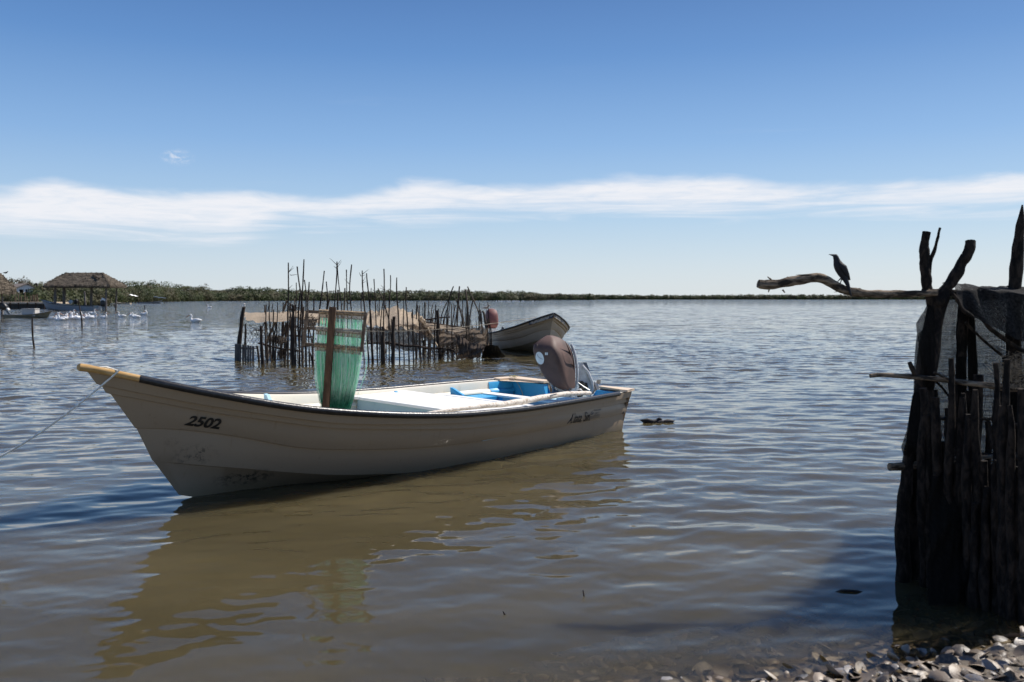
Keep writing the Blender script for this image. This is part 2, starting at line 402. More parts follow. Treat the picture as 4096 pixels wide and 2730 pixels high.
# ------------------------------------------------------------ water, bed
def shore_y(X): return 3.32 + .35 * X
WAVES = []
def build_water():
    r = np.random.default_rng(3)
    rows = [2.6]
    while rows[-1] < 70: rows.append(rows[-1] * (1.0036 if rows[-1] < 26 else 1.006))
    rows = np.array(rows); n1 = len(rows)
    ang = np.radians(np.linspace(-40, 40, 760))
    Yg, A = np.meshgrid(rows, ang, indexing='ij'); Xg = Yg * np.tan(A)
    Z = np.zeros_like(Xg)
    sp = Yg * .0036 * 1.2
    dist = np.hypot(Xg, Yg)
    lam = np.exp(r.uniform(np.log(.075), np.log(1.15), 110))
    th = R(97) + r.normal(size=110) * .52
    for l, t_ in zip(lam, th):
        k = 2 * math.pi / l
        amp = .0034 * l ** .95 * r.uniform(.5, 1.3) * (1.0 if l < .5 else .95)
        # calmer in the lee close to the beach
        lee = np.clip((Yg - 2.5) / 10.0, .25, 1.0) if l < .35 else np.clip((Yg - 2.8) / 11.0, .26, 1.0)
        vis = np.clip((l / (sp * 3.2)) - 1, 0, 1)
        wx, wy = math.cos(t_), math.sin(t_)
        ph = r.uniform(0, 6.28)
        # gentle crest bending keeps rows of ripples from looking ruled
        bend = .9 * np.sin(Xg * .9 / (l + .6) + Yg * .35 + ph) + .5 * np.sin(Xg * 2.3 / (l + .8) - Yg * .8 + 2 * ph)
        Z += amp * vis * lee * np.sin(k * (wx * Xg + wy * Yg) + ph + bend)
    # patches of stronger and weaker ripple
    patch = .78 + .22 * np.sin(Xg * .9 + 2.2 * np.sin(Yg * .5 + 1) + Yg * .4) * np.cos(Yg * .8 - Xg * .25 + 1.7 * np.sin(Xg * .45)) + .30 * np.sin(Xg * .35 + 1.2 * np.sin(Yg * .21)) * np.sin(Yg * .27 + .8 * np.sin(Xg * .3 + 1))
    Z *= patch
    Z *= np.clip((70 - Yg) / 25, 0, 1)
    far = np.array([80, 100, 130, 180, 260, 400, 700, 1200, 2500, 6000, 14000.])
    Yf, Af = np.meshgrid(far, ang[::19] if False else ang, indexing='ij')
    Xf = Yf * np.tan(Af)
    X = np.vstack([Xg, Xf]); Y = np.vstack([Yg, Yf]); Z = np.vstack([Z, np.zeros_like(Xf)])
    V = np.stack([X.ravel(), Y.ravel(), Z.ravel()], 1); n, m = X.shape
    i, j = np.meshgrid(np.arange(n - 1), np.arange(m - 1), indexing='ij'); a = (i * m + j).ravel()
    Fq = np.stack([a, a + 1, a + m + 1, a + m], 1)
    def f(t, b):
        g = t.new('ShaderNodeNewGeometry').outputs['Position']; s3 = t.new('ShaderNodeSeparateXYZ'); t.l.new(g, s3.inputs[0]); X_, Y_, Z_ = s3.outputs
        depth = t.math('MAXIMUM', t.math('MULTIPLY', t.math('SUBTRACT', Y_, t.math('ADD', t.math('MULTIPLY', X_, .35), 3.32)), .13), 0.0)
        murk = t.math('SUBTRACT', 1.0, t.math('POWER', 2.718, t.math('MULTIPLY', depth, -15.0)))
        silt = t.noise(t.scale(g, (.25, .5, 1)), 1.0, 4, .6)
        c = t.mix(t.mapr(silt, .35, .7), (.058, .047, .023, 1), (.088, .071, .036, 1))
        t.put(b, 'Base Color', c); t.put(b, 'Roughness', .035); t.put(b, 'IOR', 1.33)
        b.subsurface_method = 'BURLEY'; t.put(b, 'Subsurface Weight', 1.0); t.put(b, 'Subsurface Radius', (1.0, .85, .6)); t.put(b, 'Subsurface Scale', .45)
        # fine ripples beyond what the mesh carries
        dn = t.math('SQRT', t.math('ADD', t.math('POWER', X_, 2.0), t.math('POWER', Y_, 2.0)))
        def slopes(sc, st, seed):
            n = t.new('ShaderNodeTexNoise'); t.put(n, 'Scale', 1.0); t.put(n, 'Detail', 3.0); t.put(n, 'Roughness', .6); t.put(n, 'Distortion', .3)
            t.l.new(t.scale(g, sc, (seed, seed * 2, 0)), n.inputs['Vector'])
            v = t.new('ShaderNodeVectorMath', operation='SUBTRACT'); t.l.new(n.outputs['Color'], v.inputs[0]); v.inputs[1].default_value = (.5, .5, .5)
            v2 = t.new('ShaderNodeVectorMath', operation='MULTIPLY'); t.l.new(v.outputs[0], v2.inputs[0]); v2.inputs[1].default_value = (.55, 1.0, 0)
            v3 = t.new('ShaderNodeVectorMath', operation='SCALE'); t.l.new(v2.outputs[0], v3.inputs[0]); t.put(v3, 3, st); return v3.outputs[0]
        gust = t.mapr(t.noise(t.scale(g, (.05, .14, 1)), 1.0, 5, .6), .3, .7, .6, 1.35, 'LINEAR')
        s1 = slopes((2.4, 6.5, 1), t.math('MULTIPLY', t.mapr(dn, 5, 30, .12, 1.1), gust), 3.1)
        s2 = slopes((.6, 1.9, 1), t.math('MULTIPLY', t.mapr(dn, 15, 60, .0, 1.25), gust), 7.7)
        s3_ = slopes((1.1, 2.6, 1), t.mapr(dn, 30, 90, .0, 1.0), 1.7)
        N0 = t.new('ShaderNodeNewGeometry').outputs['Normal']
        def vadd(a_, b_):
            v = t.new('ShaderNodeVectorMath', operation='ADD'); t.l.new(a_, v.inputs[0]); t.l.new(b_, v.inputs[1]); return v.outputs[0]
        bn = t.new('ShaderNodeVectorMath', operation='NORMALIZE'); t.l.new(vadd(vadd(N0, s1), vadd(s2, s3_)), bn.inputs[0]); t.l.new(bn.outputs[0], b.inputs['Normal'])
        # clear water over the shallow edge: surface reflection stays, silt body fades out
        tp = t.new('ShaderNodeBsdfTransparent'); tp.inputs[0].default_value = (.92, .86, .74, 1)
        gl = t.new('ShaderNodeBsdfGlossy'); gl.inputs['Roughness'].default_value = .03; t.l.new(bn.outputs[0], gl.inputs['Normal'])
        fr = t.new('ShaderNodeFresnel'); fr.inputs['IOR'].default_value = 1.33; t.l.new(bn.outputs[0], fr.inputs['Normal'])
        m1 = t.new('ShaderNodeMixShader'); t.l.new(fr.outputs[0], m1.inputs[0]); t.l.new(tp.outputs[0], m1.inputs[1]); t.l.new(gl.outputs[0], m1.inputs[2])
        m2 = t.new('ShaderNodeMixShader'); t.l.new(murk, m2.inputs[0]); t.l.new(m1.outputs[0], m2.inputs[1]); t.l.new(b.outputs[0], m2.inputs[2])
        t.l.new(m2.outputs[0], t.out.inputs[0])
    mw = mat('murky_lagoon_water', f)
    o = np_mesh('water', V, Fq, mw, True); tag(o, 'rippled murky brown lagoon water reflecting the sky', None, None, 'structure')
build_water()

def build_bed():
    Ys = np.concatenate([np.linspace(1.0, 9, 140), [12, 20, 60, 300, 2000, 16000]]); u = np.linspace(-1, 1, 160)
    Yg, U = np.meshgrid(Ys, u, indexing='ij'); Xg = U * (Yg * .9 + 3)
    Z = (shore_y(Xg) - Yg) * .13
    Z = np.maximum(Z, -.9) + .012 * np.sin(Xg * 9 + 2 * np.sin(Yg * 5)) * np.sin(Yg * 11 + Xg) * (Yg < 9)
    Z = np.minimum(Z, .55)
    n, m = Xg.shape; i, j = np.meshgrid(np.arange(n - 1), np.arange(m - 1), indexing='ij'); a = (i * m + j).ravel()
    def f(t, b):
        g = t.new('ShaderNodeNewGeometry').outputs['Position']
        n1 = t.noise(g, 18, 6, .7); c = t.mix(t.mapr(n1, .35, .7), (.035, .026, .018, 1), (.12, .09, .06, 1))
        t.put(b, 'Base Color', c); t.put(b, 'Roughness', .55); bump(t, n1, .8, .02)
    o = np_mesh('ground', np.stack([Xg.ravel(), Yg.ravel(), Z.ravel()], 1), np.stack([a, a + 1, a + m + 1, a + m], 1), mat('dark_mud', f), True)
    tag(o, 'dark muddy bank sloping under the water', None, None, 'structure')
    # broken shells
    r = np.random.default_rng(11); N = 7500
    X = r.uniform(-3.2, 4.6, N); off = r.uniform(-1.2, 1.5, N); off = np.where(r.random(N) < .35, r.uniform(-1.3, .3, N), off); Y = shore_y(X) + off
    keep = (Y > 2.0) & (r.random(N) < np.clip(1.25 - off * .65, .15, 1)); X, Y = X[keep], Y[keep]; N = len(X)
    Zb = (shore_y(X) - Y) * .13
    sz = r.gamma(3.2, .0085, N) + .009
    sz = np.minimum(sz, .058)
    # dish: rings
    rings = [(0, 1.0, 0.0), (1, .72, .30), (2, .36, .46)]
    K = 9; tv = []
    for _, rad, h in rings:
        for k in range(K):
            a_ = 2 * math.pi * k / K; tv.append((rad * math.cos(a_), rad * math.sin(a_) * .78 + .12 * (1 - rad), h))
    tv.append((0, .1, .5)); tv = np.array(tv); nv = len(tv)
    tf = []
    for q in range(2):
        for k in range(K): tf.append((q * K + k, q * K + (k + 1) % K, (q + 1) * K + (k + 1) % K, (q + 1) * K + k))
    tf += [(2 * K + k, 2 * K + (k + 1) % K, nv - 1, nv - 1) for k in range(K)]
    tf = np.array(tf)
    def rot(ax, an):
        c_, s_ = np.cos(an), np.sin(an); o_ = np.zeros_like(c_); e = np.ones_like(c_)
        m_ = {'x': [[e, o_, o_], [o_, c_, -s_], [o_, s_, c_]], 'y': [[c_, o_, s_], [o_, e, o_], [-s_, o_, c_]], 'z': [[c_, -s_, o_], [s_, c_, o_], [o_, o_, e]]}[ax]
        return np.moveaxis(np.array(m_), -1, 0)
    flip = np.where(r.random(N) < .4, math.pi, 0)
    Mx = rot('z', r.uniform(0, 6.28, N)) @ rot('x', flip + r.normal(size=N) * .45) @ rot('y', r.normal(size=N) * .4)
    scl = sz[:, None, None] * np.stack([np.ones(N), r.uniform(.6, 1.1, N), r.uniform(.22, .55, N)], 1)[:, None, :]
    Vv = np.einsum('nij,nkj->nki', Mx, tv[None] * scl) * (1 + r.normal(size=(N, nv, 1)) * .04)
    Vv += np.stack([X, Y, Zb + .002 + sz * .16], 1)[:, None, :]
    # triangulated fan caps stored as degenerate-free tris: split everything to triangles
    tri = []
    for q in tf:
        tri.append((q[0], q[1], q[2]))
        if q[2] != q[3]: tri.append((q[0], q[2], q[3]))
    tri = np.array(tri); Ff = (tri[None] + (np.arange(N) * nv)[:, None, None]).reshape(-1, 3)
    tone = np.repeat(r.random(N), len(tri))
    def g(t, b):
        at_ = t.new('ShaderNodeAttribute', attribute_name='tone'); p = t.new('ShaderNodeNewGeometry').outputs['Position']
        c = t.ramp(at_.outputs['Fac'], [(0, (.05, .04, .035)), (.25, (.09, .068, .05)), (.45, (.17, .13, .095)), (.66, (.30, .24, .18)), (.84, (.44, .39, .32)), (.9, (.19, .18, .18)), (1, (.34, .235, .16))], 'CONSTANT')
        n1 = t.noise(p, 60, 4, .6); c = t.mix(t.mapr(n1, .45, .75), c, (.20, .15, .10, 1)); t.put(b, 'Base Color', c)
        t.put(b, 'Roughness', .48); bump(t, t.noise(p, 160, 2), .4, .004)
    o = np_mesh('shell_bed', Vv.reshape(-1, 3), Ff, mat('broken_shell', g), True, tone)
    tag(o, 'wet broken oyster and clam shells heaped along the water edge', 'shells', None, 'stuff')
build_bed()

# ------------------------------------------------------------ open fibreglass boats
BL = 6.62; BB = 1.1154
def bfun(s): 
    s = np.asarray(s, float)
    return BB * (1 - .1351 * np.clip(1 - s / .4, 0, 1) ** 2) * (1 - np.clip((s - .35) / .65, 0, 1) ** 2.7086)
def tab(S_, Z_):
    x = np.linspace(0, 1, 201); y = np.interp(x, S_, Z_)
    k = 9; pad = np.concatenate([2 * y[0] - y[k:0:-1], y, 2 * y[-1] - y[-2:-k - 2:-1]])
    for _ in range(2): pad = np.convolve(pad, np.ones(k) / k, 'same')
    ys = pad[k:-k]
    return lambda s: np.interp(s, x, ys)
ZG = tab([0, .065, .2, .37, .52, .6, .67, .75, .81, .866, .917, .951, 1], [.529, .539, .549, .559, .597, .64, .69, .76, .837, .929, 1.017, 1.088, 1.176])
Z1 = tab([0, .2, .36, .51, .59, .67, .735, .808, .886, .944, .985, 1], [.455, .475, .475, .509, .551, .595, .643, .743, .857, .961, 1.04, 1.07])
Z2 = tab([0, .19, .356, .51, .585, .732, .805, .873, .933, .974, 1], [.39, .403, .413, .445, .493, .589, .691, .785, .895, .965, 1.01])
ZM = tab([0, .173, .337, .49, .57, .68, .744, .78, .82, .853, .887, .918, .94, 1], [.243, .253, .262, .268, .288, .345, .395, .449, .535, .583, .633, .655, .66, .67])
ZC = tab([0, .3, .548, .692, .767, .81, .868, .913, 1], [-.12, -.08, .002, .096, .183, .241, .307, .37, .48])
ZK = tab([0, .3, .6, .75, .82, .88, 1], [-.26, -.27, -.24, -.16, -.08, .04, .3])
# rails: (stem position, half-beam factor, inset, height table, height offset)
def rail(se, k0, k1, inset, zf, dz=0.0):
    def f(u):
        s = u * se; b = bfun(np.minimum(u, 1.0)) * (k0 - k1 * s) - inset * np.clip((1 - u) * 12, 0, 1)
        return s * BL, np.maximum(b, 0.0 if u < 1 else 0), zf(s) + dz
    f.se = se; return f
RAILS = [rail(.999, 1, 0, 0, ZG, 0), rail(.985, 1, 0, .010, Z1), rail(.979, 1, 0, .046, Z1, -.004),
         rail(.974, 1, 0, .050, Z2), rail(.968, 1, 0, .082, Z2, -.004), rail(.938, .925, .10, .006, ZM), rail(.936, .925, .10, .030, ZM, -.006),
         rail(.916, .83, .20, .0, ZC), rail(.914, .83, .20, .016, ZC, -.008), rail(.88, 0, 0, 0, ZK)]
def section(u, bulge=True):
    P = [f(u) for f in RAILS]; out = []
    for i, p in enumerate(P):
        out.append(p)
        if i in (4, 6) and bulge:
            q = P[i + 1]
            for w_ in (.33, .67):
                bb = p[1] * (1 - w_) + q[1] * w_ + .018 * math.sin(w_ * math.pi) * min(1, p[1] * 6)
                out.append((p[0] * (1 - w_) + q[0] * w_, bb, p[2] * (1 - w_) + q[2] * w_))
    return [(float(a), float(b), float(c)) for a, b, c in out]
UU = np.concatenate([np.linspace(0, .7, 36), np.linspace(.715, 1, 30)])
def hull_shell(notch=True):
    mb = MB()
    secs = [section(u) for u in UU]
    n = len(secs[0])
    for sg in (1, -1): mb.grid([[(a, sg * b, z) for a, b, z in s_] for s_ in secs])
    return mb
def transom_poly(x, shrink=0.0, notch=(-.33, .50, .33), top=None):
    P = section(0.0, False); pts = []
    side = [(max(b - shrink, 0), z) for a, b, z in P]
    if shrink: side = [(b, min(z, P[0][2] - .012)) for b, z in side]
    zt = side[0][1]
    pts = [(b, z) for b, z in side] + [(-b, z) for b, z in side[::-1][1:]]
    pts += [(notch[0] - .02, zt), (notch[0] + .02, notch[2] + .02), (notch[0] + .05, notch[2]), (notch[1] - .05, notch[2]), (notch[1] - .02, notch[2] + .02), (notch[1] + .02, zt)]
    return [(x, y, z) for y, z in pts]
def prism(pa, pb):
    mb = MB(); n = len(pa)
    bm = bmesh.new(); A = [bm.verts.new(p) for p in pa]; B = [bm.verts.new(p) for p in pb]
    f1 = bm.faces.new(A); f2 = bm.faces.new(B[::-1])
    for i in range(n): bm.faces.new((A[i], B[i], B[(i + 1) % n], A[(i + 1) % n]))
    bmesh.ops.triangulate(bm, faces=[f1, f2], ngon_method='EAR_CLIP'); bm.verts.index_update()
    mb.add([v.co[:] for v in bm.verts], [[v.index for v in f.verts] for f in bm.faces]); bm.free(); return mb

def skin_y(a, z):
    s = a / BL; zs, bs = [], []
    for f in RAILS:
        u = min(s / f.se, 1.0); _, b, zz = f(u); zs.append(float(zz)); bs.append(float(b))
    return float(np.interp(z, zs[::-1], bs[::-1]))
def liner(u0=0.022, u1=.82):
    us = np.linspace(u0, u1, 70); rows = []
    for u in us:
        a, b, z = [float(q) for q in RAILS[0](u)]; k = min(1, b * 3); rows_ = []
        fl = .12 + max(0, (u - .62)) * 1.7
        prof = [(b - .012, z + .004), (b - .075, z + .002), (b - .085, z - .02), (b - .095, z - .10), (b - .135, z - .125), (b - .14, z - .15), (b - .105, z - .165),
                (b - .11, z - .195), (b - .15, z - .215), (b - .155, z - .24), (b - .12, z - .255), (b - .17, z - .36), (b * .56, fl), (b * .3, fl - .02), (0, fl - .02)]
        prof[-3] = (b * .56, max(fl, z - .42)); prof[-2] = (b * .3, max(fl, z - .42) - .02); prof[-1] = (0, prof[-2][1])
        seg = [(a, max(0, min(t_, skin_y(a, zz) - (.03 if i > 1 else .01))), zz) for i, (t_, zz) in enumerate(prof)]
        rows.append([(x, y, zz) for x, y, zz in seg] + [(x, -y, zz) for x, y, zz in seg[::-1][1:]])
    return MB().grid(rows)

def hull_xyz(a, z, off=.004):
    """point on the near (port) side skin at distance a from the stern and height z"""
    s = a / BL; zs, bs = [], []
    for f in RAILS:
        u = min(s / f.se, 1.0); _, b, zz = f(u); zs.append(float(zz)); bs.append(float(b))
    zs, bs = np.array(zs)[::-1], np.array(bs)[::-1]
    return Vector((a, float(np.interp(z, zs, bs)) + off, z))
def hull_xyz_s(a, z, off=.006):
    s = a / BL; pr = []
    for i, f in enumerate(RAILS):
        u = min(s / f.se, 1.0); _, b, zz = f(u); pr.append((float(zz), float(b)))
    for i in range(len(pr) - 1):
        if pr[i + 1][0] <= z <= pr[i][0]:
            w_ = (pr[i][0] - z) / max(1e-6, pr[i][0] - pr[i + 1][0]); y = pr[i][1] * (1 - w_) + pr[i + 1][1] * w_
            if i in (4, 6): y += .018 * math.sin(w_ * math.pi) * min(1, pr[i][1] * 6)
            return Vector((a, y + off, z))
    return Vector((a, pr[0][1] + off, z))
def pxy(v):
    c, s_ = math.cos(PITCH), math.sin(PITCH); Z = v[2] - H; d_ = v[1] * c - Z * s_; u = Z * c + v[1] * s_
    return 2048 + F * v[0] / d_, 1365 - F * u / d_
def skin_at(px, py):
    """(a, z) on the near skin of the main boat seen at a photo pixel"""
    a, z = 3.3, .5
    for _ in range(25):
        x0, y0 = pxy(MW @ hull_xyz_s(a, z)); x1, y1 = pxy(MW @ hull_xyz_s(a + .02, z)); x2, y2 = pxy(MW @ hull_xyz_s(a, z + .01))
        J = np.array([[(x1 - x0) / .02, (x2 - x0) / .01], [(y1 - y0) / .02, (y2 - y0) / .01]])
        da, dz = np.linalg.solve(J, [px - x0, py - y0]); a = min(6.3, max(0, a + max(-.6, min(.6, da)))); z = min(1.1, max(-.1, z + max(-.15, min(.15, dz))))
    return a, z
def gun_path(u0, u1, n, side, db=0.0, dz=0.0):
    out = []
    for u in np.linspace(u0, u1, n):
        a, b, z = RAILS[0](u); out.append((float(a), side * (max(float(b) + db, 0)), float(z) + dz))
    return out

def text_mesh(body, shear=.3, bold=.012, sx=1.0):
    cu = bpy.data.curves.new('t', 'FONT'); cu.body = body; cu.size = 1.0; cu.shear = shear; cu.offset = bold; cu.resolution_u = 4; cu.space_character = sx
    o = bpy.data.objects.new('t', cu); COL.objects.link(o); bpy.context.view_layer.update()
    me = bpy.data.meshes.new_from_object(o.evaluated_get(bpy.context.evaluated_depsgraph_get()))
    vs = [v.co.copy() for v in me.vertices]; fs = [tuple(p.vertices) for p in me.polygons]
    bpy.data.objects.remove(o); bpy.data.curves.remove(cu); bpy.data.meshes.remove(me)
    x0 = min(v.x for v in vs); x1 = max(v.x for v in vs); y0 = min(v.y for v in vs); y1 = max(v.y for v in vs)
    return [((v.x - x0) / (x1 - x0), (v.y - y0) / (y1 - y0)) for v in vs], fs
def decal(name, body, corners, m_, parent, **kw):
    """text laid on the hull skin; corners = (a,z) of bottom-left, bottom-right, top-right, top-left as read"""
    uv, fs = text_mesh(body, **kw); mb = MB(); vs = []
    (a0, z0), (a1, z1), (a2, z2), (a3, z3) = corners
    for u, v in uv:
        a = (a0 * (1 - u) + a1 * u) * (1 - v) + (a3 * (1 - u) + a2 * u) * v
        z = (z0 * (1 - u) + z1 * u) * (1 - v) + (z3 * (1 - u) + z2 * u) * v
        vs.append(hull_xyz_s(a, z))
    return mb.add(vs, fs).build(name, m_, parent)

# --- the main boat
MAIN = empty('fishing_boat', (.7856, 11.9199, 0), (0, 0, 0), 'long cream open boat marked 2502 moored in front, with bright blue stern inside', 'boat')
MAIN.rotation_euler = (Matrix.Rotation(-2.2394, 4, 'Z') @ Matrix.Rotation(-.0274, 4, 'X')).to_euler()
MW = Matrix.Translation(MAIN.location) @ MAIN.rotation_euler.to_matrix().to_4x4()
hull = hull_shell().build('hull', M_HULL, MAIN, 28)
prism(transom_poly(0.001), transom_poly(.05)).build('transom', M_HULL, hull)
prism(transom_poly(.052, .05), transom_poly(.15, .05)).build('transom_lining', M_BLUE, hull)
# stern cap: two beige corners
for sg, t0, t1 in ((1, .50, None), (-1, .33, None)):
    zt = float(ZG(0)); b0 = float(bfun(0)); b1 = float(bfun(.06))
    mb = MB(); pts = [(-.02, t0), (-.035, b0 + .03), (.30, b1 + .03 + .01), (.42, b1 + .02), (.40, b1 - .09), (.22, b1 - .12), (.16, t0)]
    if sg > 0: pts = [(-.02, t0), (-.035, b0 + .02), (.10, b0 + .035), (.20, b1 + .015), (.19, b1 - .10), (.13, b1 - .15), (.075, t0)]
    lo = [(x, sg * y, zt + .006 + max(0, y - .6) * .012) for x, y in pts]; hi = [(x, y, z + .028) for x, y, z in lo]
    prism(lo, hi).build('stern_cap', M_BEIGE, MAIN)
lin = liner().build('liner', M_LINER, MAIN, 50)
# gunwale tubes and the bare wooden bow cap
for sg in (1, -1):
    q = gun_path(.062, .951, 60, sg, .012, .0)
    MB().tube(q, .031, 10).build('rubber_rail', M_RUBBER, MAIN, 60)
bow = gun_path(.951, .997, 10, 1, .012, .0) ; bow2 = gun_path(.951, .997, 10, -1, .012, .0)
mbw = MB()
for q in (bow, bow2): mbw.tube(q + [(BL * 1.004, 0, float(ZG(1.0)) + .002)], [.027] * 9 + [.029, .030], 10)
mbw.build('bow_cap', M_YELLOW, MAIN, 60)
rows = []
for u in np.linspace(.80, .995, 14):   # small foredeck
    a, b, z = [float(q) for q in RAILS[0](u)]; rows.append([(a, b * k, z - .03 + .02 * (1 - k * k)) for k in np.linspace(-.97, .97, 9)])
MB().grid(rows).build('foredeck', M_LINER, MAIN, 60)
# white box thwart
def inner_b(a, d=.09): return float(bfun(a / BL)) - d
def thwart(name, a0, a1, ztop, th, m_, d=.10, t0=None, t1=None):
    mb = MB(); vs = []
    for a in (a0, a1):
        b = inner_b(a, d)
        lo_, hi_ = (-b if t0 is None else t0), (b if t1 is None else t1)
        for z in (ztop - th, ztop): vs += [(a, lo_, z), (a, hi_, z)]
    mb.add(vs, [(0, 1, 3, 2), (4, 6, 7, 5), (0, 4, 5, 1), (2, 3, 7, 6), (0, 2, 6, 4), (1, 5, 7, 3)])
    return mb.build(name, m_, MAIN)
lid = thwart('box_lid', 2.16, 3.02, .540, .030, M_WHITE, .085)
thwart('box_side', 2.20, 2.98, .508, .25, M_GREYBLUE, .15)
th2 = thwart('thwart', 1.43, 1.53, .435, .03, M_WHITE, .14)
thwart('thwart_front', 1.50, 1.525, .404, .16, M_BLUE, .16)
thwart('side_bench', .81, 1.42, .385, .20, M_BLUE, 0, -.93, -.62)
thwart('floor_panel', .84, 2.1, .17, .02, M_BLUE, 0, -.60, .60)
seat = thwart('stern_seat', .62, .80, .40, .025, M_WHITE, .14)
thwart('seat_front_shaded', .76, .785, .374, .25, M_GREYBLUE, 0, -.55, .86)  # shadow on the seat front put into its colour
thwart('seat_front_blue', .76, .785, .374, .25, M_BLUE, 0, -.88, -.553)  # blue far end of the same front face
thwart('motor_well', .20, .545, .385, .20, M_PALEBLUE, 0, -.05, .62)
thwart('well_lip', .547, .56, .375, .15, M_BLUE, 0, -.05, .62)
thw = thwart('forward_thwart', 3.60, 3.80, .40, .04, M_BLUE, .20)
# blue painted stern quarter inside the far and near side
for sg in (1, -1):
    rws = []
    for a in np.linspace(.155, .62, 8):
        u = a / BL / .999; b = float(RAILS[0](u)[1]); z = float(RAILS[0](u)[2])
        rws.append([(a, sg * (b + o_ + (-.006)), z + h_) for o_, h_ in ((-.078, -.008), (-.088, -.025), (-.098, -.10), (-.138, -.125), (-.143, -.15), (-.108, -.165), (-.113, -.195), (-.153, -.215), (-.158, -.24), (-.123, -.255), (-.19, -.38))])
    MB().grid(rws).build('stern_lining', M_BLUE, MAIN, 50)
# knees
for (a, sg, zt) in ((1.36, -1, .52), (1.36, 1, .52), (3.42, -1, .60), (3.42, 1, .60), (4.42, -1, .72), (4.42, 1, .72), (2.35, -1, .55)):
    if sg > 0 and a > 3: continue
    z0 = .40; b = min(inner_b(a, .11), skin_y(a, z0 - .05) - .05)
    pa = [(a, sg * b, zt), (a, sg * (b - .05), zt - .01), (a - .02, sg * (b - .20), z0 + .04), (a, sg * (b - .22), z0 - .02), (a, sg * (b - .02), z0 - .05)]
    prism(pa, [(x + .04, y, z) for x, y, z in pa]).build('knee', M_BLUE if a < 3 else M_PALEBLUE, MAIN)
# lettering
def sk(*pts): return [skin_at(*p) for p in pts]
decal('bow_number', '2502', sk((735, 1702), (874, 1719), (893, 1677), (767, 1663)), M_INK, MAIN, shear=0, bold=.035, sx=1.0)
decal('stern_lettering', 'Altata, Sin.', sk((2262, 1703), (2352, 1689), (2362, 1645), (2286, 1657)), M_INK, MAIN, shear=.10, bold=.012, sx=1.0)
decal('maker_lettering', 'TALLER', sk((2374, 1646), (2405, 1641.5), (2406, 1636), (2376, 1640)), M_INKGREY, MAIN, shear=0, bold=.03)
decal('maker_number', '2013', sk((2381, 1657.5), (2397, 1654), (2397, 1647.5), (2381, 1651)), M_INKGREY, MAIN, shear=0, bold=.02)
mb = MB()
for x0, y0, x1, y1, th_ in ((2378, 1661, 2400, 1657, 1.2), (2357, 1667, 2399, 1661, 1.4), (2355, 1671.5, 2398, 1665, 1.0), (2355, 1675.5, 2399, 1668.5, 1.3)):
    q = sk((x0, y0), (x1, y1), (x1, y1 + th_), (x0, y0 + th_)); mb.add([hull_xyz_s(*p) for p in q], [(0, 1, 2, 3)])
q = sk((2361, 1657), (2364, 1655), (2369, 1655), (2373, 1650), (2375, 1651), (2372, 1658), (2369, 1660), (2363, 1660)); mb.add([hull_xyz_s(*p) for p in q], [tuple(range(8))])
q = sk((2364, 1652), (2369, 1646), (2371, 1648), (2366, 1653)); mb.add([hull_xyz_s(*p) for p in q], [(0, 1, 2, 3)])
mb.build('maker_emblem', M_INKGREY, MAIN)
# drain hole and stern cleat, small rope scrap
MB().tube([hull_xyz(.085, .255, -.01), hull_xyz(.085, .255, .012)], .016, 10).build('drain_fitting', M_DARK, MAIN)

def mloc(a, t_, z): return MW @ Vector((a, t_, z))

# --- outboard motor, tilted up in the transom notch
MO = empty('outboard_motor', mloc(.05, .08, .38), (0, 0, -2.2394), 'tilted-up outboard motor with sagging faded brown cloth cover and white round patch', 'outboard motor')
IM = (Matrix.Translation(MO.location) @ MO.rotation_euler.to_matrix().to_4x4()).inverted()
def build_cowl():
    cY = 11.35; fwd = Vector((-.454, -.891, 0)); side = Vector((.891, -.454, 0))   # towards bow, towards near side
    lv = [(1563, 2262, 2288, .5), (1553, 2228, 2304, .75), (1530, 2192, 2309, .95), (1500, 2166, 2311, 1), (1468, 2149, 2311, 1), (1440, 2135, 2308, 1), (1412, 2126, 2301, 1), (1388, 2124, 2287, 1), (1368, 2140, 2268, .95), (1352, 2166, 2240, .8), (1343, 2184, 2212, .5)]
    rings = []
    for y, xl, xr, k in lv:
        Z = at(2200, y, cY).z; xc = (xl + xr) / 2; wd = (xr - xl) / F * cY
        c = at(xc, y, cY); c.z = Z
        # box seen cornerwise: projected width = W*.784 + D*.62
        D_ = .98 * wd; W_ = (wd * 1.03 - D_ * .454) / .891
        ring = []
        for q in range(28):
            th = 2 * math.pi * q / 28; cs, sn = math.cos(th), math.sin(th); e = .38
            u = math.copysign(abs(cs) ** e, cs) * W_ / 2; v = math.copysign(abs(sn) ** e, sn) * D_ / 2
            rip = 1 + .005 * math.sin(9 * th + y * .02) + .004 * math.sin(17 * th - y * .05)
            ring.append(tuple(IM @ (c + (side * u + fwd * v) * rip)))
        rings.append(ring)
    n = len(rings); fine = []
    A = np.array(rings)
    tt = np.linspace(0, n - 1, 34)
    for t_ in tt:
        i = min(int(t_), n - 2); f_ = t_ - i
        p0, p1, p2, p3 = A[max(i - 1, 0)], A[i], A[i + 1], A[min(i + 2, n - 1)]
        fine.append(.5 * ((2 * p1) + (-p0 + p2) * f_ + (2 * p0 - 5 * p1 + 4 * p2 - p3) * f_ ** 2 + (-p0 + 3 * p1 - 3 * p2 + p3) * f_ ** 3))
    mb = MB().grid([[tuple(v) for v in r_] for r_ in fine], True)
    m = 28; mb.f.append(tuple(range(m))[::-1]); mb.f.append(tuple((len(fine) - 1) * m + k for k in range(m)))
    cw = mb.build('cowl_cover', M_COWL, MO, 42)
    # a drawn seam ridge and folds on the near face
    for pts in (((2192, 1345), (2222, 1400), (2240, 1470), (2246, 1545)), ((2262, 1362), (2292, 1400), (2303, 1470), (2303, 1530))):
        pass
    return cw
cw = build_cowl()
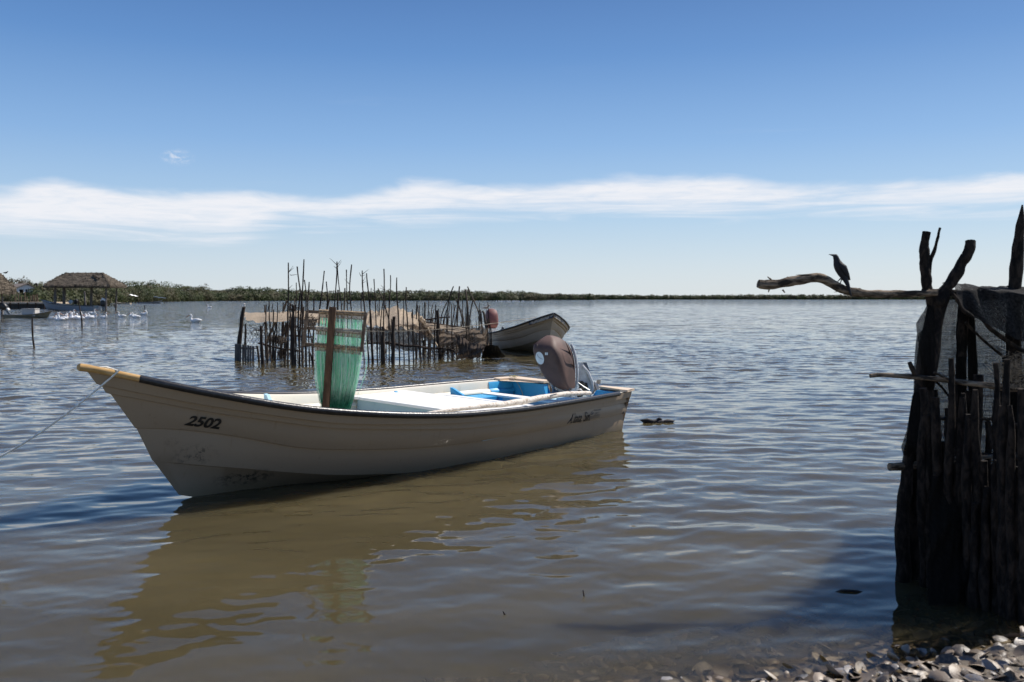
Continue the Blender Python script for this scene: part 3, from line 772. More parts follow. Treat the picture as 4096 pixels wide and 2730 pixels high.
def on_cowl(px, py, push=.0): return IM @ at(px, py, 11.35 - push)
def project_to(obj, px, py, lift=.008):
    """hit point of the view ray on a mesh, to place badges where they sit"""
    o = Vector((0, 0, H)); dv = (at(px, py, 10) - o).normalized()
    mi = (Matrix.Translation(MO.location) @ MO.rotation_euler.to_matrix().to_4x4()).inverted()
    oo = mi @ o; dd = (mi.to_3x3() @ dv).normalized()
    ok, loc, nor, _ = obj.ray_cast(oo, dd)
    return (loc + nor * lift, nor) if ok else (mi @ at(px, py, 11.2), Vector((0, -1, 0)))
bpy.context.view_layer.update()
def badge(name, cx, cy, rx, ry, m_, lift=.01):
    pts = []
    for k in range(28):
        a = 2 * math.pi * k / 28; p, _ = project_to(cw, cx + rx * math.cos(a) + .18 * ry * math.sin(a), cy + ry * math.sin(a), lift); pts.append(p)
    vs = [project_to(cw, cx, cy, lift)[0]]
    for fr_ in (.34, .67, 1.0):
        for k in range(28):
            a = 2 * math.pi * k / 28; vs.append(project_to(cw, cx + fr_ * (rx * math.cos(a) + .18 * ry * math.sin(a)), cy + fr_ * ry * math.sin(a), lift)[0])
    fs = [(0, 1 + k, 1 + (k + 1) % 28) for k in range(28)] + [(1 + q * 28 + k, 1 + q * 28 + (k + 1) % 28, 29 + q * 28 + (k + 1) % 28, 29 + q * 28 + k) for q in range(2) for k in range(28)]
    return MB().add(vs, fs).build(name, m_, MO, 179)
#badge('cover_rim', 2160, 1434, 19, 29, flatmat('rim_cloth', (.08, .05, .04), .8), .003)
badge('round_patch', 2160, 1433, 16, 25, M_DISC, .005)
mb = MB(); ln = [project_to(cw, x, y, .008)[0] for x, y in ((2149, 1417), (2154, 1427), (2163, 1434), (2173, 1438))]; mb.tube(ln, .0025, 5); mb.build('patch_line', M_METALDK, MO)
mb = MB()
for cx in (2184, 2190):
    q = [project_to(cw, cx + dx_, 1416 + dy_, .010)[0] for dx_, dy_ in ((-2.4, -5), (2.4, -5.5), (2.4, 4.5), (-2.4, 5))]; mb.add(q, [(0, 1, 2, 3)])
mb.build('small_badge', M_DISC, MO)
# folds of the slack cover
mb = MB()
for pts in (((2190, 1347), (2218, 1390), (2236, 1440), (2243, 1490)), ((2272, 1372), (2290, 1410), (2298, 1470), (2299, 1530)), ((2262, 1365), (2286, 1420), (2293, 1480)), ((2240, 1455), (2246, 1500), (2247, 1540)), ((2152, 1368), (2148, 1384), (2152, 1402)), ((2130, 1384), (2160, 1362), (2190, 1346))):
    q = [project_to(cw, x, y, -.004)[0] for x, y in pts]; q = wobble(q, 12, .002, 3); mb.tube(q, list(np.concatenate([np.linspace(.002, .011, 6), np.linspace(.011, .002, 6)])), 6)
mb.build('cover_fold', M_COWL, MO, 179)
P = lambda px, py, Y=11.6: IM @ at(px, py, Y)
# rim pan behind the cover
mb = MB(); q = [P(2284, 1378, 11.5), P(2299, 1410, 11.5), P(2309, 1470, 11.5), P(2310, 1520, 11.5), P(2300, 1556, 11.5)]
mb.tube(wobble(q, 16, 0, 1), [.018] * 16, 8, flat=1.0); mb.build('cowl_pan', M_METAL, MO, 60)
# leg: broad pale casting sweeping down into the bracket, blade and skeg behind
mb = MB()
def slab(pts, Y0, Y1): 
    a = [P(x, y, Y0) for x, y in pts]; b_ = [P(x, y, Y1) for x, y in pts]; m_ = prism([tuple(v) for v in a], [tuple(v) for v in b_]); return m_
slab([(2318, 1452), (2332, 1453), (2348, 1475), (2362, 1505), (2370, 1545), (2366, 1578), (2352, 1588), (2336, 1580), (2320, 1556), (2312, 1520)], 11.62, 11.78).build('leg_housing', M_METAL, MO)
slab([(2317, 1463), (2324, 1452), (2346, 1450), (2352, 1466), (2380, 1560), (2372, 1580), (2364, 1560), (2345, 1500), (2330, 1470)], 11.86, 11.90).build('cavitation_plate', M_METALDK, MO)
mb = MB(); mb.tube([P(2330, 1463, 11.6), P(2352, 1490, 11.6), (P(2368, 1530, 11.6)), P(2371, 1560, 11.6), P(2358, 1586, 11.6)], [.012, .02, .022, .02, .012], 8); mb.build('leg_fin', M_METAL, MO, 60)
mb = MB(); mb.tube([P(2378, 1528, 11.9), P(2384, 1540, 11.9), P(2392, 1560, 11.9)], [.022, .034, .030], 10)
for k in range(3):
    a = k * 2.1 + .4; c = P(2386, 1545, 11.9); mb.add([c + Vector((.02, 0, .02)), c + Vector((.05 * math.cos(a), .09 * math.sin(a), .10 * math.cos(a))), c + Vector((.01, .12 * math.sin(a + .3), .12 * math.cos(a + .3))), c + Vector((-.03, .05 * math.sin(a + .6), .05 * math.cos(a + .6)))], [(0, 1, 2, 3)])
mb.build('propeller', M_METAL, MO, 40)
mb = MB(); r_ = np.random.default_rng(4)
for k in range(12):
    c = P(2326 + r_.uniform(-8, 18), 1548 + r_.uniform(-18, 22), 11.55 + r_.uniform(-.03, .05)); mb.box(c, r_.uniform(.02, .07, 3), Matrix.Rotation(r_.uniform(0, 3), 3, 'Y'))
mb.build('gearbox_bracket', M_OIL, MO)
mb = MB(); mb.tube([P(2312, 1532, 11.45), P(2335, 1548, 11.45), P(2358, 1562, 11.45)], .008, 6); mb.build('tilt_cable', M_METAL, MO)
# clamp bracket: two pale cheeks with holes, screws and a dark steering arm
for dx in (0, 1):
    pts = [(2226 + dx * 60, 1556), (2240 + dx * 60, 1553), (2262 + dx * 52, 1566), (2286 + dx * 38, 1574), (2292 + dx * 34, 1588), (2262 + dx * 40, 1590), (2236 + dx * 52, 1580)]
    slab(pts, 11.36 - dx * .06, 11.42 - dx * .06).build('clamp_cheek', M_METAL, MO)
mb = MB(); mb.tube([P(2212, 1540, 11.3), P(2214, 1560, 11.3), P(2224, 1580, 11.3)], .022, 8); mb.tube([P(2214, 1563, 11.25), P(2232, 1572, 11.22)], .024, 8)
mb.box(P(2222, 1578, 11.32), (.09, .07, .07)); mb.build('tilt_arm', M_METALDK, MO, 40)
for px in (2262, 2276):
    mb = MB(); mb.tube([P(px, 1556, 11.25), P(px + 1, 1584, 11.25)], .009, 8); mb.tube([P(px - 7, 1556, 11.25), P(px + 7, 1555, 11.25)], .008, 6); mb.build('clamp_screw', M_METALDK, MO, 40)
mb = MB(); mb.tube([P(2308, 1560, 11.35), P(2322, 1558, 11.35), P(2330, 1568, 11.35), P(2332, 1580, 11.35)], .009, 6); mb.build('fuel_hose', M_METAL, MO, 60)
slab([(2306, 1580), (2326, 1572), (2334, 1580), (2330, 1588), (2310, 1590)], 11.3, 11.36).build('swivel_block', M_DARK, MO)

# --- bleached pole lying along the near side of the boat
mb = MB()
q = []
for a_, dt, dz in ((3.85, .09, .01), (3.4, .09, .04), (2.9, .12, .05), (2.4, .17, .05), (1.8, .20, .055), (1.25, .20, .05), (.72, .24, .02)):
    q.append(mloc(a_, float(bfun(a_ / BL)) - dt, float(ZG(a_ / BL)) + dz))
qq = wobble(q, 34, .008, 8); mb.tube(qq, list(np.linspace(.014, .036, 17)) + list(np.linspace(.036, .024, 17)), 8)
k_ = qq[22]; mb.tube([k_, k_ + np.array([.10, -.02, .035])], [.016, .007], 6)
lp = mb.build('bleached_pole', M_STRIP, None, 60, tuple(q[0])); tag(lp, 'long bleached crooked pole lying inside the near gunwale of the boat numbered 2502', 'pole')
MB().tube([Vector(qq[27]) + Vector((math.cos(a) * .0, math.cos(a) * .038, math.sin(a) * .038)) for a in np.linspace(0, 6.28, 12)], .004, 5).build('lashing', M_DARK, lp).location = -Vector(q[0])

# scrap of yellow line knotted on the far stern corner
mb = MB(); c = mloc(.22, -.80, .575); r_ = np.random.default_rng(2)
pts = [c + Vector((r_.uniform(-.10, .10), r_.uniform(-.05, .05), r_.uniform(0, .045))) for _ in range(14)]
mb.tube(wobble(pts, 60, .001, 1), .0045, 5); mb.tube(wobble([c, c + Vector((.06, -.02, -.10)), c + Vector((.12, -.04, -.22)), c + Vector((.11, -.03, -.33))], 14, .003, 2), .004, 5)
tag(mb.build('knotted_line', flatmat('yellow_line', (.40, .36, .20), .9), None, None, tuple(c)), 'scrap of thin yellow line knotted over the far stern corner of the front boat', 'rope')

# --- mooring line from the bow to the lower left
g_ = [float(q) for q in RAILS[0](.9725)]; a = mloc(g_[0], g_[1] + .045, g_[2] + .02); b_ = mloc(g_[0] + .02, -g_[1] - .03, g_[2] + .025); e = gp(-420, 1985, .28)
q = [b_, (a + b_) / 2 + Vector((0, 0, .02)), a + Vector((0, 0, .005))] + [a.lerp(e, k) + Vector((0, 0, -.26 * math.sin(math.pi * k) * .55)) for k in np.linspace(.04, 1, 22)]
mb = MB().tube([tuple(v) for v in q], .0078, 6)
tag(mb.build('mooring_line', M_CORD, None, 60, tuple(a)), 'pale thin mooring line from the wooden bow tip of the front boat to lower left', 'rope')

# --- net rack standing in the boat
RY = 8.62
base = Vector((at(1301, 1640, RY).x, RY, .13)); topp = at(1331, 1229, RY)
RK = empty('net_rack', base, (0, 0, 0), 'brown timber post with a three-bar net rack standing upright in the front boat', 'net rack')
def L_(px, py, Y=RY): return at(px, py, Y) - base
MB().bar(L_(1299, 1700), L_(1331, 1229), .064, .05, (0, 1, 0)).build('post', M_POST, RK)
D2 = RY + .052
for a_, b2 in (((1229, 1243), (1213, 1385)), ((1463, 1250), (1446, 1408))):
    MB().bar(L_(*a_, D2), L_(*b2, D2), .030, .022, (0, 1, 0)).build('frame_side', M_FRAME, RK)
bars = [((1232, 1247), (1462, 1259)), ((1219, 1312), (1455, 1332)), ((1214, 1377), (1448, 1399))]
D3 = RY + .078
for bi, (a_, b2) in enumerate(bars):
    br = MB().bar(L_(*a_, D3), L_(*b2, D3), .030, .028, (0, 1, 0)).build('crossbar', M_FRAME, RK)
    # cord loops wound round the bar, with a comb of short droppers under it
    mw_ = MB(); mc = MB(); A_ = L_(*a_, D3); B_ = L_(*b2, D3)
    for k in np.arange(.20, .985, .0125):
        if .36 < k < .46 and bi == 9: continue
        p = A_.lerp(B_, k); 
        mw_.tube([p + Vector((0, math.cos(q_) * .021, math.sin(q_) * .022 + .004)) for q_ in np.linspace(0, 2 * math.pi, 9)], .0036, 4, False)
        mc.bar(p + Vector((0, -.018, -.012)), p + Vector((0, -.018, -.050)), .0042, .0042, (0, 1, 0))
    mw_.build('cord_winding', M_WRAP if bi != 1 else flatmat('grey_cord_wrap', (.38, .34, .28), .9, 0, .4, 60, .8), br)
    mc.bar(A_.lerp(B_, .2) + Vector((0, -.018, -.050)), A_.lerp(B_, .985) + Vector((0, -.018, -.052)), .006, .008, (0, 1, 0))
    mc.build('comb', M_WRAP, br)
# the green net hanging from the bars
mb = MB(); r_ = np.random.default_rng(21)
def strand(k, level, seed):
    a_, b2 = bars[level]; p0 = at(a_[0] + (b2[0] - a_[0]) * k, a_[1] + (b2[1] - a_[1]) * k + 20, D3 - .02)
    j = (k - .2) / .785
    bx = 1302 + 74 * j ** 1.1 + r_.normal() * 5; by = 1668 + r_.uniform(-30, 45)
    pts = [p0]
    Yo = D3 - .02 + (2 - level) * .018 + r_.uniform(-.03, .03)
    # belly: nearly straight down, then drawn in to the gathered foot
    x0 = a_[0] + (b2[0] - a_[0]) * k; y0 = a_[1] + (b2[1] - a_[1]) * k + 20
    side = (j - .5) * 2
    for f_ in (.2, .4, .6, .75, .88, 1):
        w_ = f_ ** 1.7
        x = x0 * (1 - w_) + bx * w_ + side * 7 * math.sin(f_ * math.pi) + r_.normal() * 2.0
        y = y0 + (by - y0) * f_
        pts.append(at(x, y, Yo + .05 * f_ + r_.normal() * .006))
    return pts
for lev, nn in ((0, 130), (1, 150), (2, 330)):
    for _ in range(nn):
        k = r_.uniform(.205, .98); p = strand(k, lev, 0)
        mb.tube([tuple(v) for v in wobble(p, 12, .003, int(r_.integers(1e6)))], r_.uniform(.0011, .0022), 3, False)
# loose loops at the edges
for x0, y0, x1, y1, bo in ((1461, 1408, 1437, 1560, 16), (1459, 1330, 1428, 1590, 22), (1262, 1400, 1312, 1600, -10), (1258, 1385, 1296, 1560, -8), (1427, 1565, 1420, 1612, 16), (1455, 1262, 1462, 1400, 8), (1262, 1330, 1262, 1400, -6)):
    q = [at(x0 + (x1 - x0) * f_ + bo * math.sin(f_ * math.pi), y0 + (y1 - y0) * f_, D3) for f_ in np.linspace(0, 1, 9)]; mb.tube([tuple(v) for v in wobble(q, 16, .004, x0)], .0014, 4, False)
# lumps of gathered mesh at the foot
for _ in range(420):
    x = r_.normal(1345, 26); y = r_.uniform(1560, 1690)
    if x > 1400 - (y - 1560) * .15 or x < 1300: continue
    if y < 1560 + abs(x - 1345) * .2: continue
    p = at(x, y, D3 + .04 + r_.normal() * .03); q = [p + Vector(r_.normal(size=3)) * .012 + Vector((0, 0, -.02 * i)) for i in range(4)]
    mb.tube([tuple(v) for v in q], .0022, 3, False)
for _ in range(150):
    f_ = r_.random(); p = at(1412 - 36 * f_ + r_.normal() * 5, 1560 + 85 * f_ + r_.normal() * 5, D3 + .02); q = [p + Vector(r_.normal(size=3)) * .012 for i in range(4)]
    mb.tube([tuple(v) for v in q], .003, 3, False)
gn = mb.build('fishing_net', M_NET, None, 179, tuple(base))
tag(gn, 'pale green monofilament net hanging in strands from the rack in the front boat', 'fishing net')
MB().tube([L_(1447, 1405, D3), L_(1452, 1418, D3), L_(1449, 1430, D3)], .003, 5).build('hook', M_METALDK, RK)

# ------------------------------------------------------------ generic moored boats behind
def panga(name, label, loc, heading, trim, sc, zsc, hmat, lmat, rmat, group=None, deep=True):
    root = empty(name, loc, (0, 0, 0), label, 'boat', group)
    root.rotation_euler = (Matrix.Rotation(heading, 4, 'Z') @ Matrix.Rotation(-trim, 4, 'Y')).to_euler()
    root.scale = (sc, sc * zsc[0], sc * zsc[1])
    h = hull_shell().build('hull', hmat, root, 28)
    prism(transom_poly(0.001), transom_poly(.12)).build('transom', hmat, root)
    liner(.022, .93 if False else .82).build('liner', lmat, root, 50)
    rows = []
    for u in np.linspace(.80, .995, 10):
        a, b, z = [float(q) for q in RAILS[0](u)]; rows.append([(a, b * k, z - .02 + .02 * (1 - k * k)) for k in np.linspace(-.97, .97, 7)])
    MB().grid(rows).build('foredeck', lmat, root, 60)
    for sg in (1, -1): MB().tube(gun_path(.0, .998, 50, sg, .012, 0), .030, 8).build('rubber_rail', rmat, root, 60)
    for a in (1.4, 3.2):
        b = inner_b(a, .2); mb = MB(); mb.box((a, 0, .42), (.22, 2 * b, .04)); mb.build('thwart', lmat, root)
    return root
def simple_motor(name, label, loc, heading, cm, sc=1.0, tilt=0.0, parent=None, group=None):
    root = empty(name, loc, (0, 0, 0), label, 'outboard motor', group)
    root.rotation_euler = (Matrix.Rotation(heading, 4, 'Z') @ Matrix.Rotation(tilt, 4, 'Y')).to_euler(); root.scale = (sc,) * 3
    rings = []
    for z, a, b in ((.02, .10, .10), (.06, .20, .16), (.16, .25, .20), (.32, .27, .21), (.50, .26, .20), (.62, .20, .17), (.69, .11, .10), (.71, .03, .03)):
        rings.append([(math.copysign(abs(math.cos(t)) ** .6, math.cos(t)) * a - .08 * z, math.copysign(abs(math.sin(t)) ** .6, math.sin(t)) * b, z) for t in np.linspace(0, 2 * math.pi, 20, endpoint=False)])
    mb = MB().grid(rings, True); mb.f.append(tuple(range(20))[::-1]); mb.build('cowl_cover', cm, root, 50)
    mb = MB(); mb.box((-.02, 0, -.25), (.16, .10, .56)); mb.build('leg_housing', M_METALDK, root)
    mb = MB(); mb.box((-.06, 0, -.50), (.34, .22, .02)); mb.tube([(-.2, 0, -.68), (0, 0, -.66), (.14, 0, -.66)], [.02, .06, .03], 8); mb.box((0, 0, -.78), (.14, .02, .2)); mb.build('lower_unit', M_METALDK, root, 50)
    mb = MB(); mb.box((.12, 0, -.08), (.12, .24, .2)); mb.build('clamp_bracket', M_METAL, root)
    return root

# second boat, bow pointing to the camera, stern inside the pen
bowh = at(2218, 1254, 26.3); hd2 = math.atan2(-.975, .22); sc2 = .90; trim2 = R(2.6)
Lb = 6.62 * sc2
st2 = Vector((bowh.x - Lb * math.cos(hd2) * math.cos(trim2), bowh.y - Lb * math.sin(hd2) * math.cos(trim2), 0)); st2.z = bowh.z - 1.18 * sc2 * math.cos(trim2) - Lb * math.sin(trim2) - .0
B2 = panga('moored_boat', 'weathered cream open boat with flaking blue bow paint moored behind the pen stakes', st2, hd2, trim2, sc2, (1.2, 1), M_HULL2, M_LINER, M_DARK)
def flaked():
    def f(t, b):
        n = t.noise(t.obj, 7, 6, .75); c = t.mix(t.mapr(n, .50, .54), (.42, .38, .31, 1), (.018, .035, .075, 1)); t.put(b, 'Base Color', c); t.put(b, 'Roughness', .55)
    return mat('flaking_blue_paint', f)
mb = MB()
for sg in (1, -1):
    mb.grid([[(float(RAILS[0](u)[0]), sg * (float(RAILS[0](u)[1]) * (1 - k) + float(RAILS[1](u)[1]) * k + .006), float(RAILS[0](u)[2]) * (1 - k) + float(RAILS[1](u)[2]) * k) for k in (.1, .4, .7, .98)] for u in np.linspace(.86, .997, 14)])
mb.build('bow_paint', flaked(), B2, 60)
m2p = at(1968, 1312, 31.2)
simple_motor('outboard_motor', 'faded red covered outboard motor on the stern of the weathered boat behind the pen', (m2p.x, m2p.y, .62), hd2, M_COWLRED, 1.05, R(-4))
mb = MB(); c = at(2002, 1330, 29.5); mb.tube([c, c + Vector((.07, 0, .12))], [.05, .035], 8); mb.tube([c + Vector((.07, 0, .12)), c + Vector((.10, 0, .16))], [.06, .05], 8)
tag(mb.build('rowlock_post', M_DARK, None, 50, tuple(c)), 'short black post leaning on the gunwale of the boat behind the pen', 'post')

# ------------------------------------------------------------ the stake pen in mid water
PEN = empty('stake_pen', gp(1400, 1440), (0, 0, 0), 'water pen of many crooked dark stakes and rails standing behind the front boat', 'stake pen')
PO = PEN.location
def zr2(x, y): return 900 + x * .34, 1000 + y * .34
def zr3(x, y): return 1600 + x * .34, 1000 + y * .34
def pole(zf, pts, r, Y=None, mt=None, name='stake', seed=None):
    """pts in zoom coordinates, first one at the water"""
    px = [zf(*p) for p in pts]; b0 = px[0]
    if Y is None: Y = gp(b0[0], max(b0[1], 1415)).y
    q = [at(x, y, Y) - PO for x, y in px]
    q = [q[0] + Vector((0, 0, -max(.4, 0))) ] + q
    mb = MB(); sd_ = int(abs(pts[0][0] * 7 + pts[-1][1])) if seed is None else seed
    rad = r * .5 * .34 / F * Y
    stick(mb, q, rad * 1.18, rad * .72, max(8, 3 * len(q) + 6), 6, rad * .35, sd_)
    return mb.build(name, mt or M_STAKE, PEN, 60)
r2 = [([(150, 1300), (205, 680)], 58, None), ([(235, 1250), (245, 870)], 30, M_STAKE2), ([(440, 1350), (425, 885)], 42, None), ([(405, 1320), (390, 1200), (375, 1130)], 30, None),
      ([(505, 1330), (470, 1000), (487, 640)], 15, None), ([(545, 1325), (525, 900), (520, 610)], 16, None), ([(430, 940), (500, 760), (520, 640)], 12, None), ([(590, 1335), (605, 1000), (622, 620)], 15, None),
      ([(520, 1110), (560, 640)], 13, None), ([(740, 1350), (742, 700), (748, 150)], 20, None), ([(700, 1345), (760, 900), (775, 600)], 15, None), ([(795, 1360), (805, 900), (800, 650)], 46, None),
      ([(830, 1355), (830, 800), (842, 380)], 15, None), ([(880, 1355), (860, 900), (880, 540)], 24, None), ([(905, 1345), (915, 640), (875, 400), (845, 200)], 21, None), ([(870, 1350), (905, 500), (920, 330), (930, 110)], 20, None),
      ([(950, 1370), (945, 1000), (955, 500), (930, 350)], 17, None), ([(1000, 1370), (985, 1000), (970, 600), (995, 380)], 18, None), ([(960, 1372), (950, 900), (955, 560)], 16, None), ([(1045, 1370), (1010, 1000), (960, 830)], 18, None),
      ([(1030, 1350), (1000, 1200), (970, 1210)], 22, None), ([(1080, 1345), (1110, 700), (1155, 400), (1175, 250)], 20, None), ([(1195, 1345), (1190, 700), (1215, 600), (1197, 375)], 20, None), ([(1180, 1340), (1200, 700), (1235, 580)], 26, None),
      ([(1290, 1340), (1285, 650), (1318, 300), (1312, 140)], 18, None), ([(1335, 1340), (1325, 700), (1330, 480)], 24, None), ([(1390, 1340), (1375, 700), (1330, 350), (1320, 160)], 15, None), ([(1400, 1340), (1402, 700), (1415, 450)], 24, M_STAKE2),
      ([(1450, 1340), (1440, 700), (1427, 235)], 16, None), ([(1500, 1340), (1488, 700), (1465, 420), (1492, 175)], 18, None), ([(1640, 1330), (1598, 650), (1612, 500)], 14, None), ([(1695, 1335), (1645, 730), (1618, 450), (1612, 240)], 20, None),
      ([(1745, 1320), (1715, 750), (1690, 500), (1665, 280)], 20, None), ([(1730, 1320), (1700, 720), (1722, 450)], 14, None), ([(1795, 1320), (1770, 700), (1752, 340)], 16, None), ([(1840, 1320), (1825, 850), (1858, 620)], 17, None),
      ([(1870, 1310), (1865, 800), (1878, 480), (1870, 220)], 20, None), ([(1865, 1330), (1865, 900)], 50, None), ([(1970, 1290), (1940, 850), (1880, 640), (1800, 455)], 18, M_STAKE2), ([(1935, 1315), (1925, 850), (1945, 480), (1948, 300)], 17, None),
      ([(1985, 1345), (1975, 1000), (1985, 790)], 50, None), ([(1985, 1330), (1965, 900), (1955, 810)], 24, None), ([(2055, 1330), (2040, 800), (2022, 500), (2020, 330)], 19, None), ([(2110, 1325), (2095, 900), (2107, 580)], 15, None),
      ([(2165, 1325), (2145, 800), (2125, 600), (2125, 440)], 19, None)]
for pts, r, mt in r2: pole(zr2, pts, r, None, mt)
r3 = [([(160, 1310), (145, 900), (150, 700)], 17, None), ([(245, 1320), (230, 900), (205, 650)], 17, None), ([(335, 1310), (345, 1130), (325, 1030)], 16, None), ([(400, 1300), (410, 900), (420, 650)], 17, None),
      ([(478, 1280), (445, 980), (450, 780), (430, 700)], 42, None), ([(478, 1100), (480, 850), (500, 720), (570, 590)], 15, None), ([(560, 1270), (550, 900), (560, 660), (600, 500), (630, 425)], 20, None), ([(620, 1280), (610, 950), (630, 760), (655, 650)], 15, None),
      ([(672, 1150), (675, 800), (697, 430)], 24, None), ([(755, 1040), (735, 800), (700, 670), (650, 575)], 22, M_STAKE2), ([(850, 1085), (840, 950), (830, 820)], 13, M_STAKE2), ([(932, 1110), (935, 900), (928, 780)], 22, M_STAKE2),
      ([(1010, 1110), (960, 880), (940, 770), (850, 560), (790, 440)], 22, M_STAKE2), ([(1025, 1000), (1005, 850), (980, 715)], 34, M_STAKE2), ([(1065, 1130), (1045, 800), (1030, 610)], 13, None), ([(1050, 1120), (1030, 950), (1005, 850)], 20, None),
      ([(1078, 1130), (1070, 950), (1040, 760)], 16, None), ([(1000, 1180), (960, 900), (945, 700)], 20, None), ([(975, 1120), (955, 850), (925, 790)], 18, M_STAKE2), ([(270, 1180), (275, 1060)], 22, None), ([(610, 1270), (615, 1180)], 14, None)]
for pts, r, mt in r3: pole(zr3, pts, r, None, mt)
rq = np.random.default_rng(61)
for k in range(26):
    xb = rq.uniform(180, 1040); lean = rq.normal() * 45; top = rq.uniform(620, 900); mid = rq.normal() * 14
    pole(zr3, [(xb, rq.uniform(1180, 1290)), (xb + lean * .5 + mid, (1240 + top) / 2), (xb + lean, top)], rq.uniform(11, 20), rq.uniform(24.6, 27.5), M_STAKE2 if k % 3 else None)
for k in range(12):
    xb = rq.uniform(420, 1060); lean = rq.normal() * 40; top = rq.uniform(560, 900)
    pole(zr2, [(xb, 1320), (xb + lean * .5 + rq.normal() * 12, (1300 + top) / 2), (xb + lean, top)], rq.uniform(12, 22), rq.uniform(24.6, 27), M_STAKE2 if k % 3 else None)
# far row of the pen
bk = [([(195, 1240), (190, 750), (205, 600)], 20), ([(225, 1240), (228, 660)], 12), ([(265, 1240), (272, 670)], 12), ([(290, 1240), (295, 750), (300, 690), (293, 620)], 28), ([(330, 1240), (330, 800), (337, 590)], 13), ([(365, 1240), (350, 790), (335, 720)], 11),
      ([(355, 1240), (360, 790), (383, 650)], 15), ([(520, 1220), (520, 800), (560, 680)], 14), ([(568, 1220), (565, 800), (590, 615)], 14), ([(605, 1220), (607, 640)], 18), ([(635, 1220), (637, 630)], 12), ([(720, 1220), (738, 590)], 15), ([(775, 1200), (773, 670)], 12),
      ([(790, 1200), (795, 800), (778, 475)], 34), ([(770, 1200), (820, 800), (855, 600)], 20), ([(830, 1200), (815, 850), (840, 700)], 13), ([(900, 1180), (900, 830)], 10), ([(430, 1220), (425, 640)], 12), ([(515, 1220), (510, 830)], 14)]
for pts, r in bk: pole(zr3, pts, r, 28.5, M_STAKE2 if r > 14 else None)
bk2 = [([(660, 1240), (700, 650), (720, 600)], 34), ([(690, 1240), (740, 870)], 40), ([(640, 1240), (715, 850)], 34), ([(490, 1100), (590, 850)], 34), ([(1035, 1200), (1052, 560)], 22), ([(1795, 1200), (1800, 640)], 12), ([(1820, 1200), (1815, 560)], 12), ([(1895, 1200), (1890, 560)], 12), ([(1930, 1200), (1930, 460)], 12), ([(2250, 1200), (2255, 640)], 20), ([(2290, 1200), (2285, 655)], 12)]
for pts, r in bk2: pole(zr2, pts, r, 26.5, M_STAKE2 if r > 30 else None)
# rails
rails_ = [(zr2, [(395, 1100), (520, 1130), (640, 1160), (800, 1185), (900, 1190)], 24, 24.2), (zr2, [(760, 1005), (900, 1020), (1050, 1030)], 22, 24.6), (zr2, [(1640, 1105), (1780, 1095), (1950, 1100)], 22, 24.4), (zr2, [(1900, 1090), (2100, 1125), (2300, 1140), (2420, 1160)], 30, 24.3),
          (zr3, [(180, 1125), (400, 1160), (640, 1180)], 24, 24.6), (zr3, [(290, 825), (400, 810), (600, 785)], 18, 27), (zr2, [(745, 795), (900, 800), (1060, 798)], 10, 24.6), (zr2, [(860, 1150), (1000, 1130), (1100, 1130)], 16, 24.8), (zr2, [(330, 1160), (380, 1165)], 12, 24.4),
          (zr3, [(300, 845), (500, 880), (700, 905), (860, 940)], 14, 25.4)]
for zf, pts, r, Y in rails_:
    mb = MB(); rad = r * .5 * .34 / F * Y; stick(mb, [at(*zf(*p), Y) - PO for p in pts], rad, rad * .8, 14, 6, rad * .5, int(pts[0][0])); mb.build('rail', M_STAKE, PEN, 60)
# little twigs on the tall stakes
mb = MB(); r_ = np.random.default_rng(9)
for x, y in ((748, 265), (775, 300), (1318, 180), (1312, 220), (1615, 290), (1600, 310), (1885, 470), (1610, 395), (1460, 400), (2050, 620), (740, 470), (1460, 630), (1370, 670)):
    for k in range(2):
        a = at(*zr2(x, y), 24.4) - PO; mb.tube([tuple(a), tuple(a + Vector((r_.uniform(-.22, .22), r_.uniform(-.1, .1), r_.uniform(.02, .2))))], [.010, .003], 4)
mb.build('twig', M_STAKE, PEN)
# slat panel standing at the left corner
SP = empty('slat_panel', at(*zr2(230, 1290), 24.0), (0, 0, 0), 'low grey panel of upright wooden slats at the left foot of the stake pen', 'slat panel')
for k, (x0, x1) in enumerate(((114, 190), (200, 222), (230, 252), (260, 282), (288, 310), (318, 342))):
    a = at(*zr2((x0 + x1) / 2, 1330), 24.0) - SP.location; b = at(*zr2((x0 + x1) / 2 + 3, 1108 + k * 5), 24.0) - SP.location
    MB().bar(a, b, (x1 - x0) * .34 / F * 24, .03, (0, 1, 0)).build('slat', M_SLAT, SP)
MB().bar(at(*zr2(118, 1150), 24.03) - SP.location, at(*zr2(345, 1165), 24.03) - SP.location, .05, .02, (0, 1, 0)).build('batten', M_STAKE, SP)

# wire and twig netting between the stakes
def gridnet(name, zf, quad, Y0, Y1, cell, r, m_, seed=0, parent=None, drop=.0, sag=.05):
    rr = np.random.default_rng(seed); mb = MB()
    TL, TR, BR_, BL_ = [np.array(at(*zf(*p), Y)) for p, Y in zip(quad, (Y0, Y1, Y1, Y0))]
    w_ = np.linalg.norm(TR - TL); h_ = np.linalg.norm(BL_ - TL); nu, nv = int(w_ / cell), int(h_ / cell)
    if parent: off = np.array(parent.location)
    else: off = 0
    def pt(u, v): return (TL * (1 - u) + TR * u) * (1 - v) + (BL_ * (1 - u) + BR_ * u) * v + np.array([0, sag * math.sin(6 * u + seed) * math.cos(5 * v), 0]) - off
    # diamond wires
    P_ = {}
    for i in range(nu + 1):
        for j in range(nv + 1):
            P_[i, j] = pt((i + (.5 if j % 2 else 0)) / nu, j / nv) + rr.normal(size=3) * cell * .10
    for i in range(nu):
        for j in range(nv):
            if rr.random() < drop: continue
            for q in ((i, j + 1), (i + (1 if j % 2 else -1), j + 1)):
                if q in P_: mb.tube([tuple(P_[i, j]), tuple(P_[q])], r, 3, False)
    return mb.build(name, m_, parent)
M_WIRE = flatmat('rusty_wire', (.07, .06, .055), .7, 0, .3, 30, 0)
